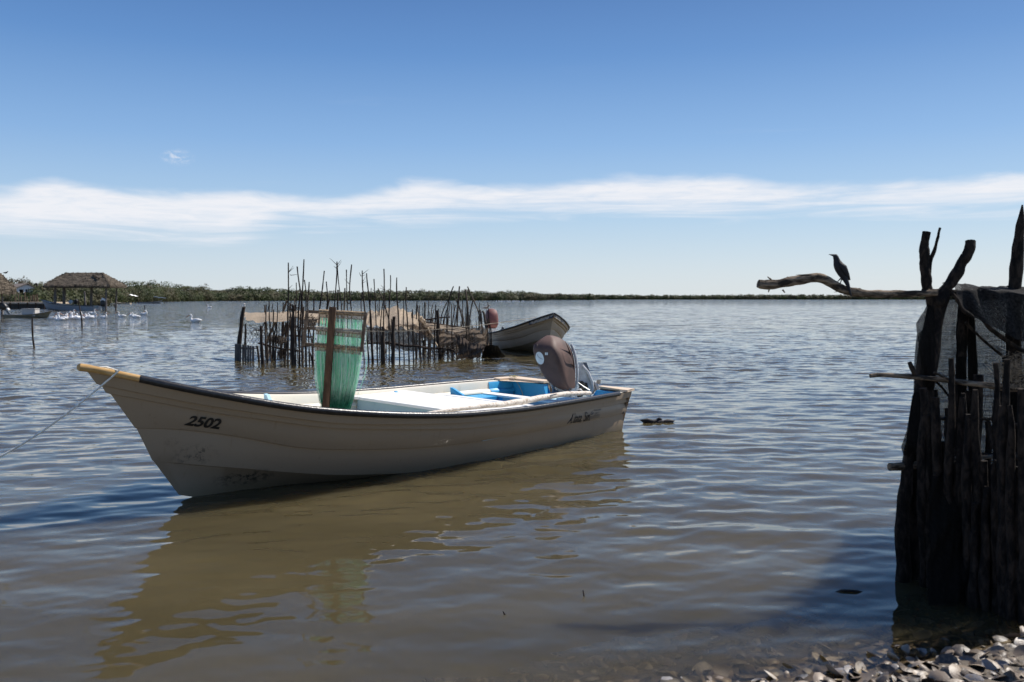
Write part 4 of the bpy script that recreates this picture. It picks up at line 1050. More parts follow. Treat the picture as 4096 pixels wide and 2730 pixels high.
gridnet('wire_mesh', zr2, ((215, 880), (760, 860), (760, 1300), (215, 1290)), 24.6, 24.9, .085, .0045, M_WIRE, 3, PEN)
gridnet('wire_mesh', zr2, ((760, 1000), (1080, 1010), (1080, 1330), (760, 1320)), 24.8, 24.8, .085, .0045, M_WIRE, 4, PEN)
gridnet('wire_mesh', zr2, ((1640, 900), (2300, 960), (2300, 1200), (1640, 1190)), 24.9, 24.9, .085, .004, M_WIRE, 5, PEN)
def rag(name, zf, rows_, Ys, m_, amp, seed, label, uvs=(8, 2), n=26, m=60, cat='cloth'):
    P = [[at(*zf(*p), Y) for p in r] for r, Y in zip(rows_, Ys)]
    o = cloth(name, P, m_, n, m, amp, seed, uvs)
    c = Vector(P[0][0]); o.data.transform(Matrix.Translation(-c)); o.location = c
    return tag(o, label, cat, 'cloths and nets draped over the stake pen')
rag('tan_cloth', zr2, [[(235, 735), (480, 732), (620, 730), (745, 728), (850, 720), (1080, 745), (1180, 700), (1240, 720)], [(232, 785), (420, 790), (620, 770), (745, 780), (850, 770), (1080, 790), (1180, 780), (1240, 790)], [(255, 835), (400, 855), (560, 840), (730, 840), (850, 790), (980, 830), (1180, 900), (1240, 900)]], (26.4, 25.3, 24.9), M_TARP, .10, 3, 'sun-bleached tan cloth strip sagging across the left part of the stake pen', (10, 2), 20, 70)
rag('tan_cloth', zr2, [[(860, 800), (1000, 815), (1075, 815)], [(900, 860), (1000, 870), (1070, 880)], [(960, 895), (1010, 905), (1060, 900)]], (24.9, 24.9, 24.9), M_TARP, .05, 6, 'small pale cloth flap hanging left of the net rack on the stake pen', (2, 1), 14, 20)
rag('tan_cloth', zr2, [[(1640, 745), (1760, 715), (1880, 700), (2050, 665), (2180, 745), (2320, 780), (2420, 900)], [(1640, 800), (1760, 760), (1880, 770), (2040, 740), (2180, 800), (2330, 830), (2430, 960)], [(1640, 860), (1760, 850), (1900, 900), (2050, 860), (2180, 850), (2330, 870), (2430, 1040)], [(1645, 895), (1780, 890), (1930, 960), (2050, 905), (2200, 960), (2330, 1010), (2440, 1060)]], (27.5, 26.6, 25.5, 25.1), M_TARP, .30, 11, 'large rumpled tan cloth heaped over the right half of the stake pen', (8, 3), 40, 80)
rag('brown_netting', zr2, [[(1650, 890), (1850, 930), (2000, 880), (2200, 880), (2330, 900)], [(1660, 970), (1850, 1010), (2000, 1040), (2200, 1050), (2330, 1040)], [(1690, 1080), (1870, 1100), (2030, 1180), (2200, 1190), (2300, 1180)]], (25.3, 25.1, 25.0), M_TARPNET, .10, 12, 'brown see-through netting hanging under the large rumpled tan cloth', (5, 2), 30, 50, 'netting')
rag('tan_cloth', zr3, [[(290, 835), (480, 870), (620, 890), (760, 910), (860, 945)], [(300, 880), (480, 900), (620, 930), (760, 940), (850, 950)], [(330, 920), (480, 930), (620, 965), (740, 970), (820, 960)]], (25.6, 25.5, 25.4), M_TARP, .05, 13, 'narrow tan cloth band stretched low toward the weathered boat stern', (5, 1), 14, 40)
rag('brown_netting', zr3, [[(440, 900), (560, 940), (700, 960), (840, 930), (960, 900), (1040, 930)], [(450, 1020), (560, 1060), (700, 1050), (840, 1040), (960, 1020), (1050, 1030)], [(460, 1170), (560, 1200), (700, 1210), (840, 1190), (960, 1180), (1050, 1170)]], (26.2, 26.0, 25.8), M_TARPNET, .2, 25, 'deeper brown netting hung behind the right half of the pen stakes', (6, 2), 30, 60, 'netting')
rag('brown_netting', zr3, [[(210, 800), (260, 830), (330, 900), (480, 950), (620, 980), (740, 960), (860, 940), (930, 950)], [(230, 900), (300, 960), (380, 1040), (480, 1050), (620, 1050), (740, 1040), (860, 1020), (1000, 1040)], [(240, 1000), (330, 1080), (440, 1130), (500, 1140), (620, 1130), (740, 1110), (880, 1110), (1020, 1120)]], (25.2, 25.0, 24.9), M_TARPNET, .14, 15, 'frayed brown netting hanging between the thick bent stake and the weathered boat', (7, 2), 30, 70, 'netting')
rag('tan_cloth', zr3, [[(215, 790), (245, 860), (300, 960)], [(265, 800), (330, 920), (430, 1070)], [(290, 840), (370, 1000), (445, 1140)]], (25.2, 25.0, 24.8), M_TARP, .10, 16, 'twisted end of tan cloth trailing down beside the thick bent stake', (2, 2), 24, 24)
rag('dark_sheet', zr3, [[(640, 965), (700, 1000), (800, 1075), (900, 1115), (1003, 1128)], [(665, 1060), (720, 1100), (820, 1150), (910, 1180), (985, 1180)], [(690, 1190), (740, 1230), (820, 1255), (890, 1245), (955, 1215)], [(660, 1290), (740, 1290), (820, 1285), (890, 1270), (950, 1265)]], (24.0, 23.9, 23.9, 24.0), M_DKSHEET, .09, 17, 'dark brown sheet sagging into the water in front of the weathered boat', (3, 2), 34, 44)
rag('black_sheet', zr3, [[(1003, 1128), (1080, 1120), (1150, 1130)], [(980, 1200), (1060, 1210), (1200, 1215)], [(950, 1275), (1050, 1280), (1260, 1262)]], (24.1, 24.4, 24.8), flatmat('black_plastic', (.016, .016, .018), .5, 0, .3, 10, .3), .03, 19, 'black plastic sheet under the stern of the weathered boat at the pen', (2, 1), 14, 20)
rag('weed_clump', zr2, [[(500, 1010), (560, 1000), (640, 1010), (720, 1030)], [(490, 1060), (560, 1070), (640, 1060), (740, 1080)], [(500, 1090), (560, 1110), (640, 1100), (740, 1110)]], (24.5, 24.5, 24.5), M_TARPNET, .06, 21, 'dark tangle of old net caught on the left wire mesh of the pen', (4, 1), 16, 30, 'net scrap')
mb = MB(); r_ = np.random.default_rng(31)
for x, y, n in ((800, 700, 30), (600, 1050, 60), (390, 970, 14), (1040, 830, 20), (700, 1200, 40), (880, 920, 20)):
    if mb.v: mb.build('tangle', M_STAKE, PEN); mb = MB()
    for _ in range(n):
        a = at(*zr2(x + r_.normal() * 30, y + r_.normal() * 25), 24.4) - PO; mb.tube([tuple(a), tuple(a + Vector(r_.normal(size=3) * .07)), tuple(a + Vector(r_.normal(size=3) * .12) + Vector((0, 0, -.1)))], [.008, .006, .003], 4)
for x, y, n in ((720, 1150, 60), (500, 1200, 90), (330, 1230, 40), (1120, 1230, 20), (800, 1040, 50)):
    if mb.v: mb.build('tangle', M_STAKE, PEN); mb = MB()
    for _ in range(n):
        a = at(*zr3(x + r_.normal() * 50, y + r_.normal() * 40), 24.6) - PO; mb.tube([tuple(a), tuple(a + Vector(r_.normal(size=3) * .08)), tuple(a + Vector(r_.normal(size=3) * .12) + Vector((0, 0, -.1)))], [.007, .005, .003], 4)
mb.build('tangle', M_STAKE, PEN)
# line from the pen to the weathered boat
q = [at(*zr2(1660, 960), 23.2), at(*zr3(0, 960), 23.2), at(*zr3(400, 940), 23.5), at(*zr3(740, 908), 24), at(*zr3(1000, 880), 24.6), at(*zr3(1300, 840), 25.4), at(*zr3(1600, 796), 26.2)]
q = [at(1452, 1322, 23.0)] + q
tag(MB().tube([tuple(v) for v in wobble(q, 50, .004, 1)], .008, 5).build('mooring_line', flatmat('tan_line', (.34, .28, .2), .9), None, 60, tuple(q[0])), 'thin line stretched across the pen stakes to the bow of the weathered boat', 'rope')

# ------------------------------------------------------------ birds
def bird_body(path, m_, name, root, n=14):
    """continuous body: path of (x, z, half width, half height)"""
    P_ = np.array([(x, 0, z) for x, z, a, b in path]); rr = np.array([(b, a) for x, z, a, b in path])
    L = np.concatenate([[0], np.cumsum(np.linalg.norm(np.diff(P_, axis=0), axis=1))]); k = np.linspace(0, L[-1], 34)
    Q = np.stack([np.interp(k, L, P_[:, i]) for i in range(3)], 1); RR = np.stack([np.interp(k, L, rr[:, i]) for i in range(2)], 1)
    for _ in range(2): Q[1:-1] = (Q[:-2] + 2 * Q[1:-1] + Q[2:]) / 4; RR[1:-1] = (RR[:-2] + 2 * RR[1:-1] + RR[2:]) / 4
    return MB().tube([tuple(v) for v in Q], [tuple(v) for v in RR], n, True, 1.0, (0, 0, 1)).build(name, m_, root, 179)
def make_pelican(pose=0):
    root = empty('pelican', (0, 0, 0))
    if pose == 0:   # neck up, bill tucked down
        nk = [(.24, .14, .12, .12), (.33, .24, .07, .075), (.31, .34, .045, .05), (.26, .44, .04, .042), (.28, .53, .042, .045), (.34, .57, .05, .055), (.40, .555, .035, .04)]; bl = [(.38, 0, .555), (.52, 0, .47), (.70, 0, .36)]
    elif pose == 1:  # neck low over back
        nk = [(.24, .14, .12, .12), (.30, .22, .08, .08), (.24, .32, .05, .05), (.20, .38, .045, .045), (.26, .43, .05, .055), (.33, .42, .035, .04)]; bl = [(.31, 0, .42), (.44, 0, .33), (.56, 0, .20)]
    else:            # head turned back
        nk = [(.24, .14, .12, .12), (.33, .22, .07, .075), (.33, .36, .045, .05), (.27, .46, .04, .042), (.20, .50, .05, .052), (.15, .49, .035, .04)]; bl = [(.16, 0, .49), (.05, 0, .40), (-.06, 0, .30)]
    body = [(-.46, .15, .03, .015), (-.38, .15, .09, .04), (-.25, .12, .15, .10), (-.05, .10, .18, .15), (.12, .11, .17, .15)] + nk
    bird_body(body, M_PELWHITE, 'body', root)
    MB().tube(bl, [(.024, .020), (.030, .018), (.006, .006)], 8).build('bill', M_BILL, root, 60)
    mb = MB()
    for sg in (1, -1): mb.tube([(.14, sg * .13, .17), (-.1, sg * .165, .18), (-.32, sg * .12, .17), (-.46, sg * .05, .165)], [(.07, .02), (.10, .035), (.07, .03), (.015, .01)], 8)
    mb.build('wings', M_PELWHITE, root, 179)
    return root
protos = [make_pelican(k) for k in range(3)]
def zr1(x, y): return x * .3825, 1000 + y * .3825
pel = [(573, 733, 0, 1, 'leftmost white pelican of the swimming flock'), (622, 741, 1, -1, 'white pelican nearest the camera in the left of the flock'), (648, 733, 0, -1, 'white pelican with lowered bill just right of the nearest flock bird'), (675, 731, 1, 1, 'white pelican low on the water left of flock centre'),
       (694, 702, 0, 1, 'white pelican at the back left of the flock'), (735, 728, 0, -1, 'white pelican with bill over its back before the flock centre'), (748, 676, 0, 1, 'rearmost white pelican nearest the thatched boat shelter'), (772, 712, 1, -1, 'white pelican with folded neck mid flock'),
       (795, 722, 0, -1, 'upright white pelican with tall neck in the flock centre'), (820, 730, 1, 1, 'white pelican in front just left of the bent stake'), (838, 728, 0, -1, 'white pelican touching the line of the bent stake'), (882, 702, 0, -1, 'white pelican with raised bill right of the bent stake'),
       (905, 722, 2, 1, 'white pelican with head laid back right of the bent stake'), (930, 724, 1, -1, 'white pelican front right of the flock with orange bill lowered'), (962, 672, 0, 1, 'white pelican with darker wing at the back right of the flock'), (975, 714, 1, 1, 'white pelican at the right end of the tight flock'),
       (1085, 717, 0, 1, 'lone white pelican just right of the tight flock'), (1272, 704, 0, -1, 'white pelican with long bill down swimming left right of the shelter'), (1388, 700, 1, -1, 'left white pelican of a close pair right of the shelter'), (1420, 713, 0, -1, 'right white pelican of a close pair right of the shelter'),
       (1503, 684, 2, 1, 'white pelican looking back below the short thin stump'), (2045, 757, 0, -1, 'white pelican alone in open water left of the stake pen'), (2192, 607, 0, -1, 'small far white pelican alone near the mangrove shore')]
used = set()
for i, (x, y, ps, fc, lb) in enumerate(pel):
    o = protos[ps] if ps not in used else copy_tree(protos[ps]); used.add(ps)
    px, py = zr1(x, y); p = gp(px, py)
    if py - HY < 40: p = gp(px, 1232)
    o.location = (p.x, p.y, -.02); o.rotation_euler = (0, 0, (0 if fc > 0 else math.pi) + rng.uniform(-.35, .35)); s_ = rng.uniform(.92, 1.1) * .95; o.scale = (s_,) * 3
    tag(o, lb, 'pelican', 'white pelicans on the water')
for i, x in enumerate((1985, 1996, 2004, 2010, 2018, 2030, 2034, 2040, 2052, 2060, 2067, 2075, 2088, 2094, 2131, 1764, 1772)):
    o = copy_tree(protos[i % 3]); p = gp(x, 1206.4 + rng.normal() * .35)
    if i > 14: p = gp(x, 1217)
    o.location = (p.x, p.y, 0); sc_ = 1.5 if i < 15 else 1.1; o.scale = (sc_,) * 3; o.rotation_euler = (0, 0, math.pi * (i % 2) + rng.uniform(-.5, .5))
    tag(o, 'tiny distant white bird resting on the water before the far mangroves' if i < 15 else 'tiny white bird on the water behind the pen stakes', 'bird', 'distant white birds on the water')

def seated_bird(name, label, loc, heading, sc, bm_, bill_m, legs=.0, cat='bird', tilt=0.0):
    root = empty(name, loc, (0, -tilt, 0), label, cat); root.rotation_euler = (Matrix.Rotation(heading, 4, 'Z') @ Matrix.Rotation(-tilt, 4, 'Y')).to_euler(); root.scale = (sc,) * 3
    bird_body([(-.24, .07, .01, .005), (-.16, .08, .03, .015), (-.10, .08, .05, .04), (0, .08, .065, .06), (.08, .09, .055, .055), (.12, .13, .035, .035), (.14, .17, .034, .036), (.17, .18, .025, .026), (.19, .178, .012, .012)], bm_, 'body', root)
    MB().tube([(.185, 0, .178), (.22, 0, .172), (.245, 0, .165)], [.010, .008, .002], 6).build('bill', bill_m, root)
    if legs:
        for sg in (1, -1): MB().tube([(0, sg * .02, .03), (.01, sg * .022, -legs)], .004, 5).build('leg', bill_m, root)
    return root
p = at(975, 1229, 24.2); seated_bird('gull', 'white gull perched on top of the thick left corner post of the pen', (p.x, p.y, p.z - .02), -1.1, .62, M_PELWHITE, M_BILL, 0, 'gull')
p = at(1945, 1247, 31.0); seated_bird('shorebird', 'grey and white bird standing on the faded red outboard motor cover', (p.x, p.y, p.z + .08), 0.2, .75, M_GREYBIRD, M_DARK, .13, 'bird', .1)
p = gp(1292, 1219); seated_bird('waterbird', 'small dark bird swimming beyond the pen, left of the net rack post top', (p.x, p.y, -.02), 2.0, 2.2, M_BIRDBLK, M_DARK, 0)
p = gp(1395, 1217); seated_bird('waterbird', 'small dark bird swimming beyond the pen, right of the net rack post top', (p.x, p.y, -.02), 3.0, 2.2, M_BIRDBLK, M_DARK, 0)

def coot(label, px, py, fc, bm_, sc, dip):
    p = gp(px, py); root = empty('waterbird', (p.x, p.y, -.012), (0, 0, 0 if fc > 0 else math.pi), label, 'waterbird'); root.scale = (sc,) * 3
    head = [(.10, .035, .05, .045), (.145, .05, .034, .036), (.165, .085, .028, .030), (.195, .093, .030, .032), (.215, .070, .028, .028), (.225, .035, .020, .020)] if dip else [(.10, .035, .05, .045), (.15, .035, .03, .028), (.19, .03, .025, .022), (.22, .015, .02, .018)]
    bird_body([(-.20, .065, .006, .004), (-.16, .055, .03, .018), (-.10, .035, .06, .045), (-.02, .025, .07, .055), (.05, .025, .065, .05)] + head, bm_, 'body', root)
    if dip: MB().tube([(.222, 0, .045), (.238, 0, .022), (.245, 0, .004)], [.013, .010, .003], 7).build('bill', M_BILLW, root)
    mb = MB()
    for sg in (1, -1): mb.tube([(.06, sg * .05, .05), (-.05, sg * .062, .058), (-.14, sg * .03, .062), (-.19, sg * .012, .066)], [(.02, .01), (.035, .014), (.02, .01), (.004, .003)], 7)
    mb.build('wings', bm_, root, 179); return root
coot('black waterbird with white bill dipping its head beside the boat stern', 2600, 1691, 1, M_BIRDBLK, .70, True)
coot('grey-brown waterbird with head under water right of the black one', 2664, 1692, -1, M_BIRDBRN, .62, False)

# ------------------------------------------------------------ stakes and things on the left water
def lone_stake(label, pts, r, extra=None):
    b = gp(*pts[0]); Y = b.y; q = [at(x, y, Y) - b for x, y in pts]; q = [q[0] + Vector((0, 0, -.5))] + q
    mb = MB(); rad = r / F * Y / 2; stick(mb, q, rad * 1.1, rad * .85, 12, 8, rad * .3, int(pts[0][0]))
    o = mb.build('stake', M_STAKE, None, 60, None); o.location = b
    return tag(o, label, 'stake')
lone_stake('leaning dark stake standing alone in the water at the far left', [(137, 1390), (131, 1330), (127, 1274)], 7.5)
lone_stake('crooked thin stake rising through the right of the pelican flock', [(328, 1314), (327, 1275), (321, 1235), (313, 1204)], 6)
lone_stake('dark stake cut by the left edge of the picture', [(-1, 1324), (-4, 1290), (-6, 1262)], 6)
lone_stake('short thin stump in the water right of the thatched shelter', [(579, 1236), (578, 1222)], 4)

def thatch_roof(root, x0, x1, r0, r1, ze, zr, yd, overhang=.6, seed=1, name='thatch_roof'):
    """hipped palm thatch: shaggy layers of leaf strips over a solid core"""
    rr = np.random.default_rng(seed); mb = MB()
    E_ = [(x0, -yd, ze), (x1, -yd, ze), (x1, yd, ze), (x0, yd, ze)]; Rg = [(r0, 0, zr), (r1, 0, zr)]
    sag = .12
    mb.add(E_ + Rg + [(x, y, z - .35) for x, y, z in E_], [(0, 1, 5, 4), (1, 2, 5), (2, 3, 4, 5), (3, 0, 4), (0, 1, 7, 6), (1, 2, 8, 7), (2, 3, 9, 8), (3, 0, 6, 9), (6, 7, 8, 9)])
    core = mb.build(name, M_THATCH, root)
    mb = MB(); faces = [(E_[0], E_[1], Rg[1], Rg[0]), (E_[1], E_[2], Rg[1], Rg[1]), (E_[2], E_[3], Rg[0], Rg[1]), (E_[3], E_[0], Rg[0], Rg[0])]
    for a, b, c, d_ in faces:
        a, b, c, d_ = map(Vector, (a, b, c, d_)); n = (b - a).cross(d_ - a)
        n = n.normalized() if n.z > 0 else -n.normalized(); dn = ((a + b) / 2 - (c + d_) / 2).normalized(); al = (b - a).normalized()
        for layer in range(9):
            v = (layer + .4) / 9.4
            cnt = int((b - a).length * (1 - v * .4) * 9)
            for k in range(cnt):
                u = (k + rr.random()) / cnt; p = (a.lerp(b, u)).lerp(d_.lerp(c, u), v) + n * rr.uniform(.04, .16)
                l = rr.uniform(.5, .95) * overhang; w_ = rr.uniform(.05, .13); dr = (dn + al * rr.normal() * .18 + Vector((0, 0, -.25))).normalized()
                q0 = p - dn * .3; mb.add([q0 - al * w_, q0 + al * w_, p + dr * l + al * w_ * .3, p + dr * l - al * w_ * .3], [(0, 1, 2, 3)])
    mb.build('palm_leaves', M_THATCH, core)
    return core
M_GREYPOST = wood('grey_timber_post', (.10, .09, .085), (.24, .21, .19), (6, 6, 1.5), .85, .3, .01)
PAL_Y = 132.0; pc = at(344, 1197, PAL_Y)
PAL = empty('boat_shelter', (pc.x, PAL_Y, 0), (0, 0, 0), 'open boat shelter with a hipped grey palm thatch roof on posts in the water', 'shelter')
k_ = PAL_Y / F
def pz(py): return H - (py - HY) * k_
thatch_roof(PAL, (213 - 344) * k_, (474 - 344) * k_, (268 - 344) * k_, (410 - 344) * k_, pz(1143), pz(1094), 2.8, seed=4)
for (px, y0, w_) in ((243, -1.6, .42), (235, 1.6, .5), (345, 1.6, .4), (444, -1.6, .34), (446, 1.6, .3)):
    mb = MB(); x = (px - 344) * k_; stick(mb, [(x - .10, y0, -.6), (x, y0, 2), (x + .08, y0, pz(1140))], w_ * .5, w_ * .42, 9, 8, .02, px); mb.build('post', M_GREYPOST, PAL, 60)
for px in (268, 296, 315, 345, 367, 388):
    x = (px - 344) * k_; mb = MB(); mb.tube([(x - .05, -.3, pz(1097) - .15), (x, 0, pz(1091)), (x + .08, .25, pz(1095) - .15)], [.09, .07, .09], 6); mb.build('ridge_peg', M_STAKE2, PAL)
mb = MB(); mb.tube([((385 - 344) * k_, -.9, pz(1103)), ((422 - 344) * k_, -1.9, pz(1117))], .10, 6); mb.build('roof_pole', M_STAKE, PAL)
for y in (-1.6, 1.6): MB().bar(((238 - 344) * k_, y, pz(1147)), ((446 - 344) * k_, y, pz(1147)), .18, .18).build('beam', M_GREYPOST, PAL)
p = gp(340, 1237); q_ = lone_stake('grey mooring post standing at the middle of the shelter boat', [(341, 1237), (340, 1200), (339, 1169)], 8)
q_.data.materials[0] = M_GREYPOST
q_ = lone_stake('leaning strut at the right end of the shelter boat', [(464, 1236), (455, 1216)], 5)
bst = at(400, 1233, 131.5)
B3 = panga('moored_boat', 'long grey open boat floating under the thatched shelter', (bst.x, 130.6, -.05), math.pi - .03, R(.6), 1.30, (.9, 1.05), M_HULLB, M_LINER, M_DARK)
mp = at(402, 1233, 130); simple_motor('outboard_motor', 'dark outboard motor with white top at the right end of the shelter boat', (mp.x + .2, 130.4, .55), math.pi, M_DARK, 1.5, R(0))
p = at(409, 1206, 130); mb = MB(); mb.tube([(p.x - .35, 130.4, p.z + .0), (p.x - .1, 130.4, p.z + .28), (p.x + .2, 130.4, p.z + .15), (p.x + .4, 130.4, p.z - .2)], [.15, .26, .24, .08], 10)
tag(mb.build('white_cover', M_PELWHITE, None, 60, None), 'white cloth thrown over the outboard motor of the shelter boat', 'cloth')
p = at(294, 1200, 134); simple_motor('outboard_motor', 'dark outboard with round blue-white float seen through the shelter', (p.x + .1, 134.5, .9), math.pi, M_DARK, 1.1)
mb = MB(); mb.tube([(p.x - .25, 133.6, .95), (p.x - .25, 133.6, 1.15), (p.x - .25, 133.6, 1.4), (p.x - .25, 133.6, 1.55)], [.1, .3, .3, .1], 10); tag(mb.build('float', flatmat('pale_blue_float', (.45, .58, .72), .5), None, 60), 'round pale blue float hanging beside a motor under the thatched shelter', 'float')

# left hut, mostly out of frame
HY_ = 78.0; hk = HY_ / F; hc = at(0, 1197, HY_)
HUT = empty('thatched_hut', (hc.x, HY_ + 2.5, 0), (0, 0, 0), 'shaggy palm-thatched hut roof cut by the left edge of the picture', 'hut')
def hz(py): return H - (py - HY) * hk
thatch_roof(HUT, -9.0, -1.25, -7, -1.5, hz(1160), hz(1098), 2.2, .75, seed=8)
for px, y in ((-52, -1.6), (-85, 1.0), (-140, -2)):
    mb = MB(); stick(mb, [(px * hk, y, -.6), (px * hk + .05, y, hz(1160))], .10, .09, 8, 8, .02, px + 70); mb.build('post', M_GREYPOST, HUT, 60)
p = at(22, 1094, HY_ + 2.5); seated_bird('pigeon', 'dark bird perched on the ridge of the left thatched hut', (p.x, p.y, p.z - .05), 0.0, 1.2, M_BIRDBLK, M_DARK, 0)
# stained skiff with icebox
SK = panga('moored_boat', 'stained olive open skiff carrying a large white icebox at far left', (at(30, 1250, 80).x, 80, -.05), R(-6), R(-.5), .66, (1.1, .95), M_HULL3, M_LINER, M_HULLB)
ice = at(125, 1240, 79.6)
IC = empty('icebox', (ice.x, 79.5, .45), (0, 0, R(-6)), 'long white icebox with rounded lid sitting in the stained skiff', 'icebox')
bm = bmesh.new(); bmesh.ops.create_cube(bm, size=1); bmesh.ops.scale(bm, vec=(1.28, .75, .62), verts=bm.verts); bmesh.ops.bevel(bm, geom=bm.edges[:], offset=.05, segments=2, affect='EDGES')
mb = MB().add([v.co[:] for v in bm.verts], [[v.index for v in f.verts] for f in bm.faces]); bm.free(); mb.build('box', M_COOLER, IC, 40)
bm = bmesh.new(); bmesh.ops.create_cube(bm, size=1); bmesh.ops.scale(bm, vec=(1.34, .80, .09), verts=bm.verts); bmesh.ops.translate(bm, vec=(0, 0, .34), verts=bm.verts); bmesh.ops.bevel(bm, geom=bm.edges[:], offset=.035, segments=2, affect='EDGES')
mb = MB().add([v.co[:] for v in bm.verts], [[v.index for v in f.verts] for f in bm.faces]); bm.free(); mb.build('lid', M_COOLER, IC, 40)
p = at(28, 1235, 79.5); mo_ = simple_motor('outboard_motor', 'tilted black outboard motor on the stern of the stained skiff', (p.x, 79.4, .75), R(-6), M_DARK, 1.15, R(-38))

# ------------------------------------------------------------ pier, house, far boats
PI_Y = 150.0; pk = PI_Y / F; pcx = at(90, 1197, PI_Y).x
PIER = empty('pier', (pcx, PI_Y, 0), (0, 0, 0), 'low sandy-topped pier on dark piles behind the stained skiff', 'pier')
mb = MB(); mb.box((-2.0, 4, H - 16 * pk), (12.4, 9, .32)); mb.build('deck', M_SAND, PIER)
mb = MB(); mb.box((-2.0, 1.2, .35), (12.2, 2.0, 1.1)); mb.build('underdeck_shade', M_DARK, PIER)  # black box standing for the shadow under the deck and the dark bank
for i in range(9):
    mb = MB(); x = -7.6 + i * 1.45; stick(mb, [(x, -.6, -.6), (x, -.6, H - 14 * pk)], .12, .11, 6, 7, .02, i); mb.build('pile', M_STAKE, PIER, 60)
for i, (px, y0, y1) in enumerate(((131, 1212, 1180), (139, 1208, 1180), (146, 1208, 1176), (152, 1210, 1190), (98, 1208, 1170), (109, 1207, 1187), (120, 1207, 1184), (85, 1208, 1186), (60, 1208, 1185), (74, 1208, 1178))):
    Y = 158; a = at(px, y0 + 3, Y); b = at(px - (1 if i % 2 else -1), y1, Y); mb = MB(); stick(mb, [tuple(Vector((a.x, Y, -.3)) - Vector((a.x, Y, 0))), tuple(b - Vector((a.x, Y, 0)))], .13 if i > 0 else .22, .10, 6, 6, .03, i)
    o = mb.build('pier_post', M_STAKE2, None, 60); o.location = (a.x, Y, 0)
    tag(o, 'thin upright post in the dark row behind the low sandy pier' if i else 'thickest dark post at the right end of the low sandy pier', 'post', 'posts behind the pier')
HK_Y = 215.0; kk = HK_Y / F; hb = at(104, 1197, HK_Y)
HOUSE = empty('house', (hb.x, HK_Y, 0), (0, 0, R(50)), 'small white gabled house with a brown roof among the bushes at far left', 'house')
def hs(px, py): return ((px - 104) * kk * 1.35, H - (py - HY) * kk)
w0, zt = hs(82, 1150); w1, zb = hs(128, 1168); rx, rz = hs(107, 1137)
mb = MB(); gx = [(w0, 0, 0), (w1, 0, 0), (w1, 0, zt), (rx, 0, rz - .1), (w0, 0, zt)]
def wall_holes():
    # gable wall built around a porch opening and a window
    p0, p1 = w0 + .35, w0 + 1.35; q0, q1 = w0 + 1.75, w0 + 2.25; zt2 = zt - .05
    m_ = MB()
    def bx(a, b, z0, z1): m_.box(((a + b) / 2, .1, (z0 + z1) / 2), (b - a, .2, z1 - z0))
    z_op = zt - .55
    bx(w0, p0, 0, zt2); bx(p0, p1, z_op, zt2); bx(p1, q0, 0, zt2); bx(q0, q1, zt - .5, zt2); bx(q0, q1, 0, zt - 1.5); bx(q1, w1, 0, zt2)
    m_.add([(w0, 0, zt2), (w1, 0, zt2), (rx, 0, rz - .1), (w0, .2, zt2), (w1, .2, zt2), (rx, .2, rz - .1)], [(0, 1, 2), (3, 5, 4), (0, 2, 5, 3), (1, 4, 5, 2)])
    return m_
wall_holes().build('wall', M_HOUSEW, HOUSE)
mb = MB(); mb.box(((w0 + w1) / 2, 6.2, zt / 2), (w1 - w0 - .02, .2, zt)); mb.box((w0 + .1, 3.2, zt / 2), (.18, 6, zt)); mb.box((w1 - .1, 3.2, zt / 2), (.18, 6, zt)); mb.build('side_wall', M_HOUSEW, HOUSE)
mb = MB(); mb.box((w0 + .85, 1.2, zt - 1.6), (.98, .1, 2.1)); mb.build('doorway', M_DARK, HOUSE)
mb = MB(); mb.box((w0 + 2.0, .15, zt - 1.0), (.5, .06, 1.0)); mb.build('window', M_DARK, HOUSE)
mb = MB(); mb.add([(w0 - .4, -.4, zt - .18), (rx, -.4, rz), (rx, 6.6, rz), (w0 - .4, 6.6, zt - .18), (w0 - .4, -.4, zt - .03), (rx, -.4, rz + .15), (rx, 6.6, rz + .15), (w0 - .4, 6.6, zt - .03)], [(0, 1, 2, 3), (4, 5, 6, 7), (0, 1, 5, 4), (2, 3, 7, 6), (0, 3, 7, 4)])
mb.add([(w1 + .4, -.4, zt - .18), (rx, -.4, rz), (rx, 6.6, rz), (w1 + .4, 6.6, zt - .18), (w1 + .4, -.4, zt - .03), (rx, -.4, rz + .15), (rx, 6.6, rz + .15), (w1 + .4, 6.6, zt - .03)], [(0, 1, 2, 3), (4, 5, 6, 7), (0, 1, 5, 4), (2, 3, 7, 6), (0, 3, 7, 4)])
mb.build('roof', M_ROOF, HOUSE)
AN = empty('annex', (hb.x - 3.0, HK_Y + 2, 0), (0, 0, 0), 'long low brown-roofed annex left of the white gabled house', 'house')
mb = MB(); mb.box((-.6, 2, zt / 2), (3.6, 4, zt - .3)); mb.build('wall', flatmat('dull_wall', (.25, .22, .20), .9), AN)
mb = MB(); mb.add([(-2.6, -.4, zt - .5), (1.4, -.4, zt - .5), (1.4, 2, rz - .35), (-2.6, 2, rz - .35), (-2.6, 4.4, zt - .5), (1.4, 4.4, zt - .5)], [(0, 1, 2, 3), (3, 2, 5, 4)]); mb.build('roof', M_ROOF, AN)

